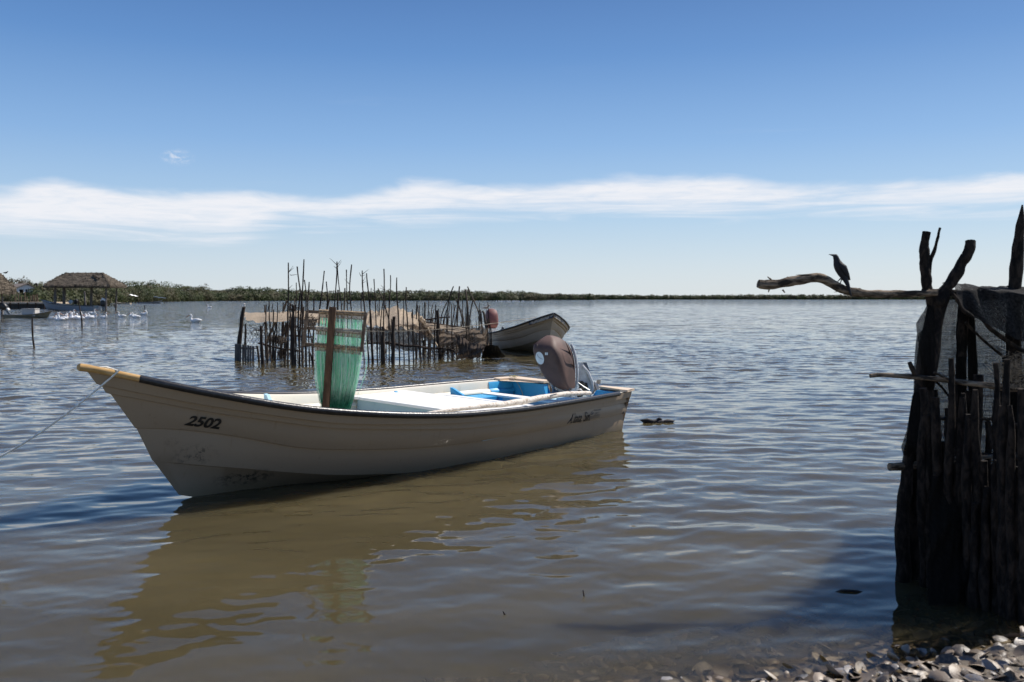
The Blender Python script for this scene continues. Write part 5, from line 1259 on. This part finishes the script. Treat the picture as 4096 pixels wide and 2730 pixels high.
def bare_tree(label, px, py0, py1, Y, spread, seed, loc_z=0.0):
    rr = np.random.default_rng(seed); b = at(px, py0, Y); b.z = loc_z; hgt = at(px, py1, Y).z - loc_z
    root = empty('bare_tree', b, (0, 0, 0), label, 'tree'); mt = MB(); mt.tube([(0, 0, 0), (.1, 0, hgt * .35), (0, .1, hgt * .6)], [.18, .14, .10], 6); mt.build('trunk', M_STAKE2, root)
    mb = MB(); lf = MB()
    def br(p, d_, l, r, dep):
        q = p + d_ * l; mb.tube([tuple(p), tuple((p + q) / 2 + Vector(rr.normal(size=3)) * l * .06), tuple(q)], [r, r * .8, r * .6], 4)
        if dep == 0:
            for _ in range(4):
                c = q + Vector(rr.normal(size=3)) * .35; n = Vector(rr.normal(size=3)).normalized() * .14; t_ = n.orthogonal().normalized() * .14; lf.add([c - n, c + t_, c + n, c - t_], [(0, 1, 2, 3)])
            return
        for _ in range(3 if dep > 1 else 4): br(q, (d_ + Vector((rr.normal() * spread, rr.normal() * spread * .6, rr.normal() * .35 + .05))).normalized(), l * rr.uniform(.55, .8), r * .6, dep - 1)
    for _ in range(3): br(Vector((0, 0, hgt * .5)), Vector((rr.normal() * spread, rr.normal() * .3, .8)).normalized(), hgt * .24, .09, 3)
    mb.build('branches', M_STAKE2, root); lf.build('leaves', M_LEAFDRY, root)
M_LEAFDRY = flatmat('dry_leaves', (.12, .10, .06), .8, 0, .5, 2, 0)
bare_tree('sparse bare-branched tree behind the brown-roofed annex', 72, 1197, 1121, 232, .9, 3)
bare_tree('sparse bare-branched tree behind the white gabled house', 112, 1197, 1123, 236, 1.0, 5)
bare_tree('small bare grey tree above the mangrove edge left of the open water', 828, 1197, 1137, 720, .9, 9)
# tall posts on the far left bank
for i, (pts, r, lb) in enumerate(((((149, 1200), (149, 1160), (147, 1136)), 6, 'dark twisted post rising right of the white house'), (((166, 1195), (165, 1132)), 2.2, 'thin dark pole on the bank between the house and the shelter'), (((195, 1195), (195, 1134)), 2.2, 'thin dark pole on the bank just left of the thatched shelter'))):
    Y = 205; q = [at(x, y, Y) for x, y in pts]; b = Vector((q[0].x, Y, 0)); mb = MB(); stick(mb, [(0, 0, 0)] + [tuple(v - b) for v in q], r / F * Y / 2, r / F * Y / 2 * .8, 10, 6, .03, i)
    if i == 0: a = q[-1] - b; mb.tube([tuple(a), tuple(a + Vector((-.15, 0, .1))), tuple(a + Vector((-.45, 0, -.1))), tuple(a + Vector((-.55, 0, -.6)))], [.18, .16, .12, .05], 6)
    o = mb.build('bank_post', M_STAKE, None, 60); o.location = b; tag(o, lb, 'post')
# far moored boats with canopies
def far_boat(label, px, py, wpx, fc, hm, Y=None, zs=1.0):
    p = gp(px, py) if Y is None else Vector((at(px, py, Y).x, Y, 0)); Y = p.y; L_ = wpx / F * Y; sc = L_ / 6.6
    o = panga('far_boat', label, (p.x + (L_ / 2 if fc < 0 else -L_ / 2), Y, -.03), math.pi if fc < 0 else 0, R(.5), sc, (1, zs), hm, M_LINER, M_DARK, 'boats moored along the mangrove bank'); return o
far_boat('low dark boat moored before the mangroves, farthest right of the bank boats', 603, 1211, 96, 1, M_HULLB, 330, .75)
far_boat('pale boat half hidden right of the shelter post', 492, 1212, 62, -1, M_HULL2, 300, .8)
far_boat('white boat moored behind the thatched shelter', 382, 1208, 66, -1, M_LINER, 290, .7)
far_boat('white-sided boat seen between the shelter posts', 266, 1208, 60, 1, M_LINER, 300, .8)
def canopy(label, px, py, wpx, Y, hpx, m_, tilt=0.0):
    p = at(px, py, Y); w_ = wpx / F * Y; root = empty('canopy', (p.x, Y, 0), (0, 0, 0), label, 'canopy')
    rows = [[(-w_ / 2 + w_ * i / 6, y, p.z + .12 * math.sin(i * 1.9 + y) - tilt * i * w_ / 6 + .1 * (1 - abs(y))) for i in range(7)] for y in (-1.3, 0, 1.3)]
    mb = MB().grid(rows); mb.grid([[(a, b, c - .06) for a, b, c in r] for r in rows]); mb.build('awning', m_, root, 60)
    for x in (-w_ / 2, w_ / 2):
        for y in (-1.2, 1.2): mb = MB(); mb.tube([(x, y, -.3), (x, y, p.z - (tilt * w_ if x > 0 else 0))], .08, 5); mb.build('pole', M_STAKE, root)
canopy('pale tan awning on poles behind the right of the shelter', 385, 1181, 50, 280, 10, M_SAND, .05)
canopy('small whitish slanted awning before the mangroves right of the shelter', 534, 1179, 26, 315, 10, M_PELWHITE, .25)
canopy('dark flat awning over the low dark boat', 640, 1188, 44, 335, 10, M_METALDK, .12)

# ------------------------------------------------------------ mangroves
def mangrove_mat(name, a, b_, c_):
    def f(t, b):
        at_ = t.new('ShaderNodeAttribute', attribute_name='tone'); p = t.new('ShaderNodeNewGeometry').outputs['Position']
        c = t.ramp(at_.outputs['Fac'], [(0, tuple(q * .8 for q in a)), (.55, tuple(q * .8 for q in b_)), (1, tuple(q * .85 for q in c_))]); n = t.noise(p, .06, 3, .6)
        c = t.mix(t.mapr(n, .4, .65), c, (.085, .075, .038, 1)) ; t.put(b, 'Base Color', c); t.put(b, 'Roughness', .6); t.put(b, 'Specular IOR Level', .25)
        tr = t.new('ShaderNodeBsdfTranslucent'); t.l.new(c, tr.inputs[0]); mx = t.new('ShaderNodeMixShader'); mx.inputs[0].default_value = .3
        t.l.new(b.outputs[0], mx.inputs[1]); t.l.new(tr.outputs[0], mx.inputs[2]); t.l.new(mx.outputs[0], t.out.inputs[0])
    return mat(name, f)
M_MANG = mangrove_mat('mangrove_leaves', (.030, .045, .015), (.060, .085, .026), (.105, .125, .045))
def mangroves(name, label, ctrl, depth, crown, leaf, dens, seed):
    """ctrl: (px, distance, top py). Crowns of leaf cards scattered along the bank"""
    rr = np.random.default_rng(seed); C = np.array(ctrl, float); V = []; T = []
    px = C[0, 0]; crowns = []
    while px < C[-1, 0]:
        Y = np.interp(px, C[:, 0], C[:, 1]); top = H - (np.interp(px, C[:, 0], C[:, 2]) - HY) * Y / F
        for layer in range(4):
            f = (.42, .66, .86, 1.0)[layer]; Yd = Y + depth * (0.02, .3, .6, 1.0)[layer] * rr.uniform(.8, 1.2)
            rad = crown * rr.uniform(.6, 1.25); x = (px + rr.uniform(-1, 1) * rad / Y * F * .4 - 2048) / F * Yd
            tz = (top - H) * (Yd / Y if layer == 3 else 1) + H
            zc = tz * f * rr.uniform(.86, 1.0) - rad * .75
            crowns.append((x, Yd, max(zc, rad * .25), rad, rr.uniform(0, 1)))
        px += crown * .62 / Y * F
    for x, y, z, rad, tn in crowns:
        lsc = leaf * min(1, max(.42, y / 900)) if leaf > .3 else leaf; n = int(dens * rad * rad * (leaf / lsc) ** 1.7); ph = rr.uniform(0, 2 * math.pi, n); ct = rr.uniform(-.55, 1, n); st_ = np.sqrt(1 - ct * ct)
        d_ = np.stack([st_ * np.cos(ph), -np.abs(st_ * np.sin(ph)) * np.where(rr.random(n) < .8, 1, -1), ct], 1)
        lump = 1 + .22 * np.sin(5 * ph + tn * 20) * st_ + .15 * np.sin(9 * ct + tn * 9)
        c = np.array([x, y, z]) + d_ * (rad * lump * rr.uniform(.78, 1.05, n))[:, None] * np.array([1, 1, .85])
        nrm = d_ + rr.normal(size=(n, 3)) * .30; nrm /= np.linalg.norm(nrm, axis=1)[:, None]
        t1 = np.cross(nrm, rr.normal(size=(n, 3))); t1 /= np.linalg.norm(t1, axis=1)[:, None]; t2 = np.cross(nrm, t1)
        s_ = lsc * rr.uniform(.5, 1.3, n)[:, None]
        V.append(np.stack([c - t1 * s_, c + t2 * s_ * .8, c + t1 * s_, c - t2 * s_ * .8], 1)); T.append(np.clip(tn * .7 + rr.normal(size=n) * .22 + .15, 0, 1))
    V = np.concatenate(V); T = np.concatenate(T); V[:, :, 2] = np.maximum(V[:, :, 2], .02); n = len(V)
    # opaque bank behind the leaves, so the sky never shows through the mass
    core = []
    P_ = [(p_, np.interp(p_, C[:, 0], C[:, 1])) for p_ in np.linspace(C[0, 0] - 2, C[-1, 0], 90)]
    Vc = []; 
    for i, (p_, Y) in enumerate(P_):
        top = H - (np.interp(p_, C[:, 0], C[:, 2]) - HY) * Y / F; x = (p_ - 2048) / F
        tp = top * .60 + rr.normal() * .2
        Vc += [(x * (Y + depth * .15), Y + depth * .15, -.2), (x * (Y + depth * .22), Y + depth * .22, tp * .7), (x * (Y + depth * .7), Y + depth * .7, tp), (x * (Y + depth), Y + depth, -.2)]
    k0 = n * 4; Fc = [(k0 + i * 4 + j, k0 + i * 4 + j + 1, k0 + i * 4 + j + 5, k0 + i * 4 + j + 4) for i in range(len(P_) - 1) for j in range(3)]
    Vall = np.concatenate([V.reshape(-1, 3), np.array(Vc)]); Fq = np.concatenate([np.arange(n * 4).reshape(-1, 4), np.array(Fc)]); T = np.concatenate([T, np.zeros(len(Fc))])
    o = np_mesh(name, Vall, Fq, M_MANG, False, T); return tag(o, label, 'mangroves', None, 'stuff')
mangroves('mangrove_bushes', 'low dense bushes growing behind the pier at the far left bank', [(-160, 200, 1166), (0, 195, 1164), (60, 195, 1162), (110, 190, 1168), (135, 190, 1160), (165, 195, 1150), (215, 200, 1146), (300, 205, 1150), (420, 210, 1156), (440, 215, 1168)], 10, 1.9, .26, 60, 5)
mangroves('mangrove_forest', 'dense green mangrove forest along the left bank reaching to mid picture', [(-200, 300, 1152), (0, 300, 1152), (140, 300, 1146), (220, 320, 1142), (330, 350, 1136), (440, 400, 1130), (490, 430, 1127), (560, 470, 1129), (620, 520, 1129), (700, 600, 1137), (780, 680, 1141), (820, 720, 1149), (850, 740, 1158), (890, 760, 1158), (930, 770, 1154), (960, 780, 1142), (985, 780, 1144), (1000, 790, 1153), (1060, 800, 1152), (1130, 820, 1160), (1200, 840, 1158), (1300, 870, 1165), (1450, 900, 1166), (1600, 920, 1163), (1700, 930, 1162), (1800, 940, 1164), (1850, 950, 1160), (1900, 950, 1162), (1960, 960, 1168), (2010, 960, 1164), (2060, 970, 1166), (2120, 980, 1166), (2150, 980, 1172), (2172, 980, 1186)], 55, 6.0, .75, 6.5, 6)
mangroves('mangrove_point', 'far low mangrove point in the middle of the horizon', [(2140, 1550, 1184), (2175, 1550, 1178), (2230, 1550, 1176), (2300, 1560, 1179), (2345, 1570, 1180), (2364, 1570, 1190)], 60, 8, 1.3, 2.6, 7)
mangroves('mangrove_shore', 'thin strip of distant mangrove shore along the horizon to the right', [(2330, 2600, 1184), (2500, 2600, 1183), (2700, 2600, 1185), (3000, 2600, 1186), (3190, 2550, 1184), (3300, 2500, 1186), (3700, 2500, 1187), (4000, 2500, 1187), (4600, 2500, 1187)], 90, 11, 2.0, 1.1, 8)

# ------------------------------------------------------------ near driftwood pen on the right
NP = empty('driftwood_pen', (2.95, 5.5, 0), (0, 0, 0), 'dark near corner of a driftwood pen of crooked posts at the right edge', 'pen')
NO = NP.location
def np_pole(pts, r, Y=5.3, mt=None, name='post', amp=None, n=None, k=9):
    q = [at(x, y, Y if not hasattr(Y, '__len__') else Y[0] + (Y[1] - Y[0]) * i / (len(pts) - 1)) - NO for i, (x, y) in enumerate(pts)]
    rs = r if hasattr(r, '__len__') else (r, r); mb = MB(); Yv = Y if not hasattr(Y, '__len__') else Y[0]
    seed = int(abs(pts[0][0] + pts[-1][1] * 3)); nn = n or 26
    qq = wobble(q, nn, (amp if amp is not None else .006), seed); rr = np.random.default_rng(seed)
    rad = np.interp(np.linspace(0, 1, nn), np.linspace(0, 1, len(rs)), rs) / F * Yv * (1 + np.convolve(rr.normal(size=nn + 2) * .14, np.ones(3) / 3, 'valid'))
    mb.tube(qq, list(rad), k)
    for _ in range(nn // 4):   # bark flakes and stubs
        i = rr.integers(1, nn - 1); dv = Vector(rr.normal(size=3)).normalized(); c = Vector(qq[i]) + dv * rad[i] * .9
        mb.tube([tuple(c), tuple(c + dv * rad[i] * rr.uniform(.15, .5) + Vector(rr.normal(size=3)) * .004)], [rad[i] * .22, rad[i] * .05], 5)
    return mb.build(name, mt or M_BARK, NP, 55)
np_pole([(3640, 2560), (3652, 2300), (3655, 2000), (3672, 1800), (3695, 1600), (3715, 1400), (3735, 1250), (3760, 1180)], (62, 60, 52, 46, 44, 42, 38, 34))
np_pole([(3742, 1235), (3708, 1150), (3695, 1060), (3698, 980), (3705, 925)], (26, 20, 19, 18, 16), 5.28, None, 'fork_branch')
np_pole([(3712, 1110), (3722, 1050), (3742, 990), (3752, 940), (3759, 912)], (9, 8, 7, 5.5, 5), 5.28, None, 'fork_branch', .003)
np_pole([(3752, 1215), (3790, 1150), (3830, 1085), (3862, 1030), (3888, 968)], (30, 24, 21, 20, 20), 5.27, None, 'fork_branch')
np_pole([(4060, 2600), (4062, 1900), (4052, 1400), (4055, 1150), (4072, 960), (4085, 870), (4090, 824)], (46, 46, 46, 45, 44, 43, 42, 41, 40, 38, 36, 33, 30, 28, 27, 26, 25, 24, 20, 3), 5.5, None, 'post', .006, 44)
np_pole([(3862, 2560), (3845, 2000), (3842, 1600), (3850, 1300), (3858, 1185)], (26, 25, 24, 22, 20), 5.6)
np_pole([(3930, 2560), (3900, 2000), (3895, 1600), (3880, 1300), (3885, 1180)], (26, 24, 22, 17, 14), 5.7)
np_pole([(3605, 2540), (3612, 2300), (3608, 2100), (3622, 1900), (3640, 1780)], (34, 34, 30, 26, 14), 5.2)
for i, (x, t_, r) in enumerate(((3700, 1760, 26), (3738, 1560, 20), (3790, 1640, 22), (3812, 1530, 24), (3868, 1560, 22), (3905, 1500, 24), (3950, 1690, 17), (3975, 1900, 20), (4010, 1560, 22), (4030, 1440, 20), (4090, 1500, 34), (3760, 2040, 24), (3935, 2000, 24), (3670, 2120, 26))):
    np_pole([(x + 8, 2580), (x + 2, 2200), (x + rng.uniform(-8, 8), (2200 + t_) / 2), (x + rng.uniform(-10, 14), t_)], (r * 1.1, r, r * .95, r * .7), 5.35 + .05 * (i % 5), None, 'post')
for i in range(24):   # the wall of posts runs on toward the bank on the right
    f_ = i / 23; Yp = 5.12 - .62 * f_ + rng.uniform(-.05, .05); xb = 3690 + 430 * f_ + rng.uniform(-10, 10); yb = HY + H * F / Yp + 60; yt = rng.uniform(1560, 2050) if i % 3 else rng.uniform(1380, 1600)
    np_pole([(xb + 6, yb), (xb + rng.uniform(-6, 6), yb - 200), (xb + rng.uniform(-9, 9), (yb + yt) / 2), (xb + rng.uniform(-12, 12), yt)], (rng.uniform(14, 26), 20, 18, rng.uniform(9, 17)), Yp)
np_pole([(3552, 1868), (3600, 1866), (3700, 1850), (3850, 1835), (4000, 1828), (4120, 1840)], (16, 17, 13, 11, 11, 10), 5.2, M_BARKPALE, 'rail')
np_pole([(3480, 1502), (3560, 1503), (3660, 1510), (3760, 1518), (3880, 1535), (4000, 1548), (4130, 1556)], (9, 9, 10, 11, 12, 14, 15), 5.18, M_BARKPALE, 'rail', .004)
np_pole([(3660, 1500), (3648, 1472), (3636, 1450)], (10, 10, 9), 5.17, M_BARK, 'twig', .002, 8)
np_pole([(3735, 1490), (3800, 1520), (3850, 1536)], (5, 5, 4), 5.15, M_BARKPALE, 'twig', .003, 10)
np_pole([(3740, 1520), (3790, 1580), (3835, 1640)], (5, 4, 4), 5.2, M_BARK, 'twig', .003, 10)
np_pole([(3740, 1678), (3850, 1680), (3960, 1678), (4040, 1692), (4110, 1712)], (6, 7, 6, 7, 7), 5.2, M_BARK, 'rail', .004)
np_pole([(3690, 1795), (3830, 1812), (3990, 1822), (4120, 1815)], (10, 11, 10, 9), 5.25, M_BARK, 'rail', .004)
np_pole([(3942, 1690), (3952, 1740), (3966, 1800)], (6, 7, 8), 5.2, M_BARK, 'twig', .003, 8)
np_pole([(3870, 1180), (3905, 1250), (3960, 1320), (4050, 1380), (4120, 1420)], (9, 8, 9, 8, 8), 5.3, M_BARK, 'rail', .004)
np_pole([(3865, 1290), (3940, 1370), (4025, 1440)], (6, 6, 6), 5.4, M_BARK, 'twig', .004, 12)
np_pole([(3690, 1172), (3850, 1176), (4000, 1172), (4130, 1170)], (14, 13, 12, 12), 5.62, M_BARK, 'rail', .006)
o = np_pole([(3866, 1175), (3864, 1150), (3860, 1136)], (8, 8, 3), 5.6, M_BARK, 'twig', .001, 6)
BRN = at(3760, 1174, 5.24)
q = [(3032, 1139), (3060, 1140), (3110, 1136), (3180, 1124), (3235, 1114), (3275, 1110), (3310, 1125), (3350, 1150), (3400, 1168), (3470, 1176), (3560, 1177), (3650, 1176), (3745, 1172)]
mb = MB(); qq = wobble([at(x, y, 5.24) - BRN for x, y in q], 60, .002, 77); rr_ = np.random.default_rng(41)
rad = np.interp(np.linspace(0, 1, 60), [0, .05, .2, .35, .5, .7, 1], [17, 20, 19, 18.5, 17, 15, 13]) / F * 5.24 * (1 + np.convolve(rr_.normal(size=62) * .10, np.ones(3) / 3, 'valid'))
mb.tube(qq, list(rad), 14)
for _ in range(40):
    i = rr_.integers(1, 59); dv = Vector(rr_.normal(size=3)).normalized(); c = Vector(qq[i]) + dv * rad[i] * .92; t_ = Vector((rr_.normal() * .02, 0, rr_.normal() * .004)); mb.tube([tuple(c - t_), tuple(c + dv * .003), tuple(c + t_ + dv * .005)], [.002, .004, .001], 5)
for x, y, x2, y2 in ((3085, 1120, 3070, 1108), (3078, 1155, 3074, 1170), (3130, 1160, 3140, 1172), (3405, 1182, 3400, 1190)):
    mb.tube([tuple(at(x, y, 5.24) - BRN), tuple(at(x2, y2, 5.24) - BRN)], [.006, .003], 5)
o = mb.build('perch_branch', M_BARKPALE, NP, 60); o.location = BRN - NO

def near_net(name, rows, Ys, label, uvs, amp, seed, n=50, m=60):
    P_ = [[at(*p, Y) for p in r] for r, Y in zip(rows, Ys)]
    o = cloth(name, P_, M_SHADE, n, m, amp, seed, uvs); c = Vector(P_[0][0]); o.data.transform(Matrix.Translation(-c)); o.location = c
    return tag(o, label, 'netting')
near_net('shade_net', [[(3745, 1200), (3790, 1175), (3900, 1178), (4000, 1172), (4250, 1176)], [(3700, 1290), (3780, 1300), (3900, 1290), (4000, 1300), (4250, 1330)], [(3668, 1340), (3770, 1500), (3900, 1500), (4000, 1500), (4250, 1520)],
          [(3650, 1600), (3770, 1680), (3900, 1680), (4000, 1680), (4250, 1700)], [(3612, 1790), (3760, 1850), (3900, 1850), (4000, 1850), (4250, 1850)], [(3605, 2000), (3750, 2050), (3900, 2050), (4000, 2050), (4250, 2050)], [(3585, 2300), (3740, 2300), (3900, 2300), (4000, 2300), (4250, 2300)], [(3590, 2480), (3740, 2500), (3900, 2500), (4000, 2500), (4250, 2500)]],
         (5.62, 5.60, 5.58, 5.56, 5.55, 5.55, 5.55, 5.55), 'black shade netting hanging down the near driftwood pen at the right edge', (3.2, 6), .05, 3)
near_net('shade_net', [[(3730, 1180), (3712, 1210), (3702, 1240)], [(3738, 1290), (3695, 1292), (3663, 1294)], [(3740, 1500), (3700, 1480), (3670, 1360)], [(3735, 1560), (3700, 1560), (3682, 1450)]], (5.28, 5.22, 5.2, 5.24), 'small flap of black netting bulging left of the fork of the big post', (.8, 1.2), .01, 4, 20, 16)
near_net('shade_net', [[(3700, 1560), (3660, 1570), (3650, 1580)], [(3690, 1700), (3650, 1700), (3628, 1720)], [(3680, 1790), (3640, 1800), (3604, 1790)], [(3680, 1880), (3650, 1870), (3618, 1830)], [(3680, 2050), (3640, 2030), (3612, 1900)]], (5.26, 5.2, 5.16, 5.2, 5.24), 'lower bulge of black netting left of the big post at the right edge', (.8, 2), .01, 6, 24, 16)
# folded net thrown over the top rail and lying back over the pen
P_ = []
for j, Y in enumerate((5.25, 5.5, 6.0, 6.6, 7.2)):
    P_.append([Vector((x + (Y - 5.25) * .55, Y, 1.735 + (.0, .045, .05, .03, .02)[j] + .02 * math.sin(x * 4 + Y * 3) - max(0, (x - 3.0)) * (.12 if j < 1 else .02))) for x in (2.66, 2.85, 3.1, 3.5, 4.2)])
P_ = [[v + Vector((0, 0, -.10 - .10 * i)) for i, v in enumerate(P_[0])]] + P_
o = cloth('shade_net', P_, weave('dense_shade_net', (.034, .033, .032), .66, 60, (.008, .008, .009), .12), 60, 60, .06, 9, (5, 6)); c = Vector(P_[0][0]); o.data.transform(Matrix.Translation(-c)); o.location = c
tag(o, 'grey-black netting folded over the top rail of the near driftwood pen', 'netting')
np_pole([(3800, 1160), (3830, 1200), (3850, 1240), (3890, 1265), (3900, 1275)], (4, 8, 8, 8, 4), 5.20, None, 'twig', .003, 12)
# dry grass tuft caught in the pen
mb = MB(); rr_ = np.random.default_rng(51)
for _ in range(160):
    c = at(4050 + rr_.normal() * 30, 1490 + rr_.normal() * 28, 5.15) - NO; a = rr_.uniform(0, 6.28, 4)
    mb.tube([tuple(c + Vector((math.cos(a[i] + i) * .04 * i * .6, rr_.normal() * .01, math.sin(a[i] + i) * .03 * i * .6))) for i in range(4)], .0012, 3, False)
mb.build('twine_tangle', M_WRAP, NP)
mb = MB().tube([tuple(at(4035 + 20 * math.cos(t_), 1850 + 20 * math.sin(t_), 5.15) - NO) for t_ in np.linspace(0, 6.0, 14)], .006, 6); mb.build('rope_loop', M_WRAP, NP, 60)

# the grackle on the branch
gY = 5.24; gb = at(3370, 1140, gY); GR = empty('grackle', gb, (0, 0, 0), 'slim black long-tailed bird perched upright on the jutting driftwood branch', 'bird')
def gl(px, py, dy=0): v = at(px, py, gY) - gb; return (v.x, v.y + dy, v.z)
pt = [(3394, 1187, 3), (3390, 1165, 6), (3385, 1140, 9), (3378, 1118, 13), (3370, 1096, 21), (3360, 1075, 24), (3352, 1058, 22), (3347, 1044, 15), (3345, 1035, 13.0), (3343, 1027, 12.5), (3338, 1023, 10)]
k5 = gY / F; Pp = np.array([gl(x, y, -.045 * max(0, (y - 1090) / 97)) for x, y, r in pt]); Rr = np.array([(r * k5 * .86, r * k5 * .78) for x, y, r in pt])
Ls = np.concatenate([[0], np.cumsum(np.linalg.norm(np.diff(Pp, axis=0), axis=1))]); kk_ = np.linspace(0, Ls[-1], 40)
Q = np.stack([np.interp(kk_, Ls, Pp[:, i]) for i in range(3)], 1); RR = np.stack([np.interp(kk_, Ls, Rr[:, i]) for i in range(2)], 1)
for _ in range(2): Q[1:-1] = (Q[:-2] + 2 * Q[1:-1] + Q[2:]) / 4; RR[1:-1] = (RR[:-2] + 2 * RR[1:-1] + RR[2:]) / 4
MB().tube([tuple(v) for v in Q], [tuple(v) for v in RR], 14, True, 1.0, (1, 0, 0)).build('body', M_BIRDBLK, GR, 179)
MB().tube([gl(3341, 1024), gl(3330, 1021.5), (gl(3315, 1018.5))], [(.010, .010), (.006, .006), (.0012, .0012)], 8).build('bill', M_DARK, GR, 60)
for sg in (1, -1):
    MB().tube([gl(3352, 1050, sg * .02), gl(3368, 1072, sg * .034), gl(3384, 1100, sg * .022), gl(3399, 1121, sg * .006)], [(.010, .006), (.020, .008), (.015, .006), (.003, .002)], 8, True, 1.0, (1, 0, 0)).build('wing', M_BIRDBLK, GR, 179)
    MB().tube([gl(3370 + sg * 3, 1108, sg * .010), gl(3360 + sg * 8, 1123, sg * .012), gl(3352 + sg * 10, 1131 + (8 if sg > 0 else 3), sg * .010)], [.006, .0032, .0028], 6).build('leg', M_DARK, GR)
    x, y = 3352 + sg * 10, 1131 + (8 if sg > 0 else 3)
    m_ = MB()
    for dx, dy in ((-14, 3), (-10, -3), (8, 5)): m_.tube([gl(x, y, sg * .010), gl(x + dx * .6, y + 1 + dy * .3, sg * .010 + dy * .002), gl(x + dx, y + 4 + dy * .2, sg * .010 + dy * .003)], [.0032, .0028, .0015], 5)
    m_.build('foot', M_DARK, GR)
for sg in (1, -1):
    MB().tube([gl(3339.5, 1026, -sg * .0095), gl(3339.5, 1026, -sg * .0115)], .0022, 8).build('eye', M_BILLW, GR)

# small drowned twigs poking from the shallows
for x, y, dx, dy, lb in ((2336, 2385, -4, -24, 'short dark twig poking out of the shallow water below mid picture'), (2020, 2460, -8, -14, 'tiny dark twig in the shallows left of the other twig')):
    p = gp(x, y); mb = MB(); q = [(0, 0, -.08), (0, 0, 0), tuple(at(x + dx * .6, y + dy * .6, p.y) - p), tuple(at(x + dx, y + dy, p.y) - p)]; mb.tube(q, [.006, .005, .0045, .002], 6); o = mb.build('twig', M_STAKE, None, 60); o.location = p; tag(o, lb, 'twig')
p = gp(3390, 2368); mb = MB(); mb.tube([(-.10, 0, -.012), (-.03, .01, .002), (.05, .0, .003), (.09, .01, -.004)], [.004, .010, .008, .003], 6); o = mb.build('floating_twig', M_STAKE, None, 60); o.location = p; tag(o, 'dark wet twig lying at the water surface left of the near pen', 'twig')
near_net('shade_net', [[(3720, 1900), (3850, 1880), (3980, 1860), (4250, 1840)], [(3715, 2150), (3850, 2150), (3980, 2150), (4250, 2150)], [(3712, 2420), (3850, 2470), (3990, 2520), (4250, 2600)]], (4.98, 4.86, 4.80), 'black netting sagging over the foot of the near pen beside the shells', (2.5, 2.5), .05, 13, 30, 40)
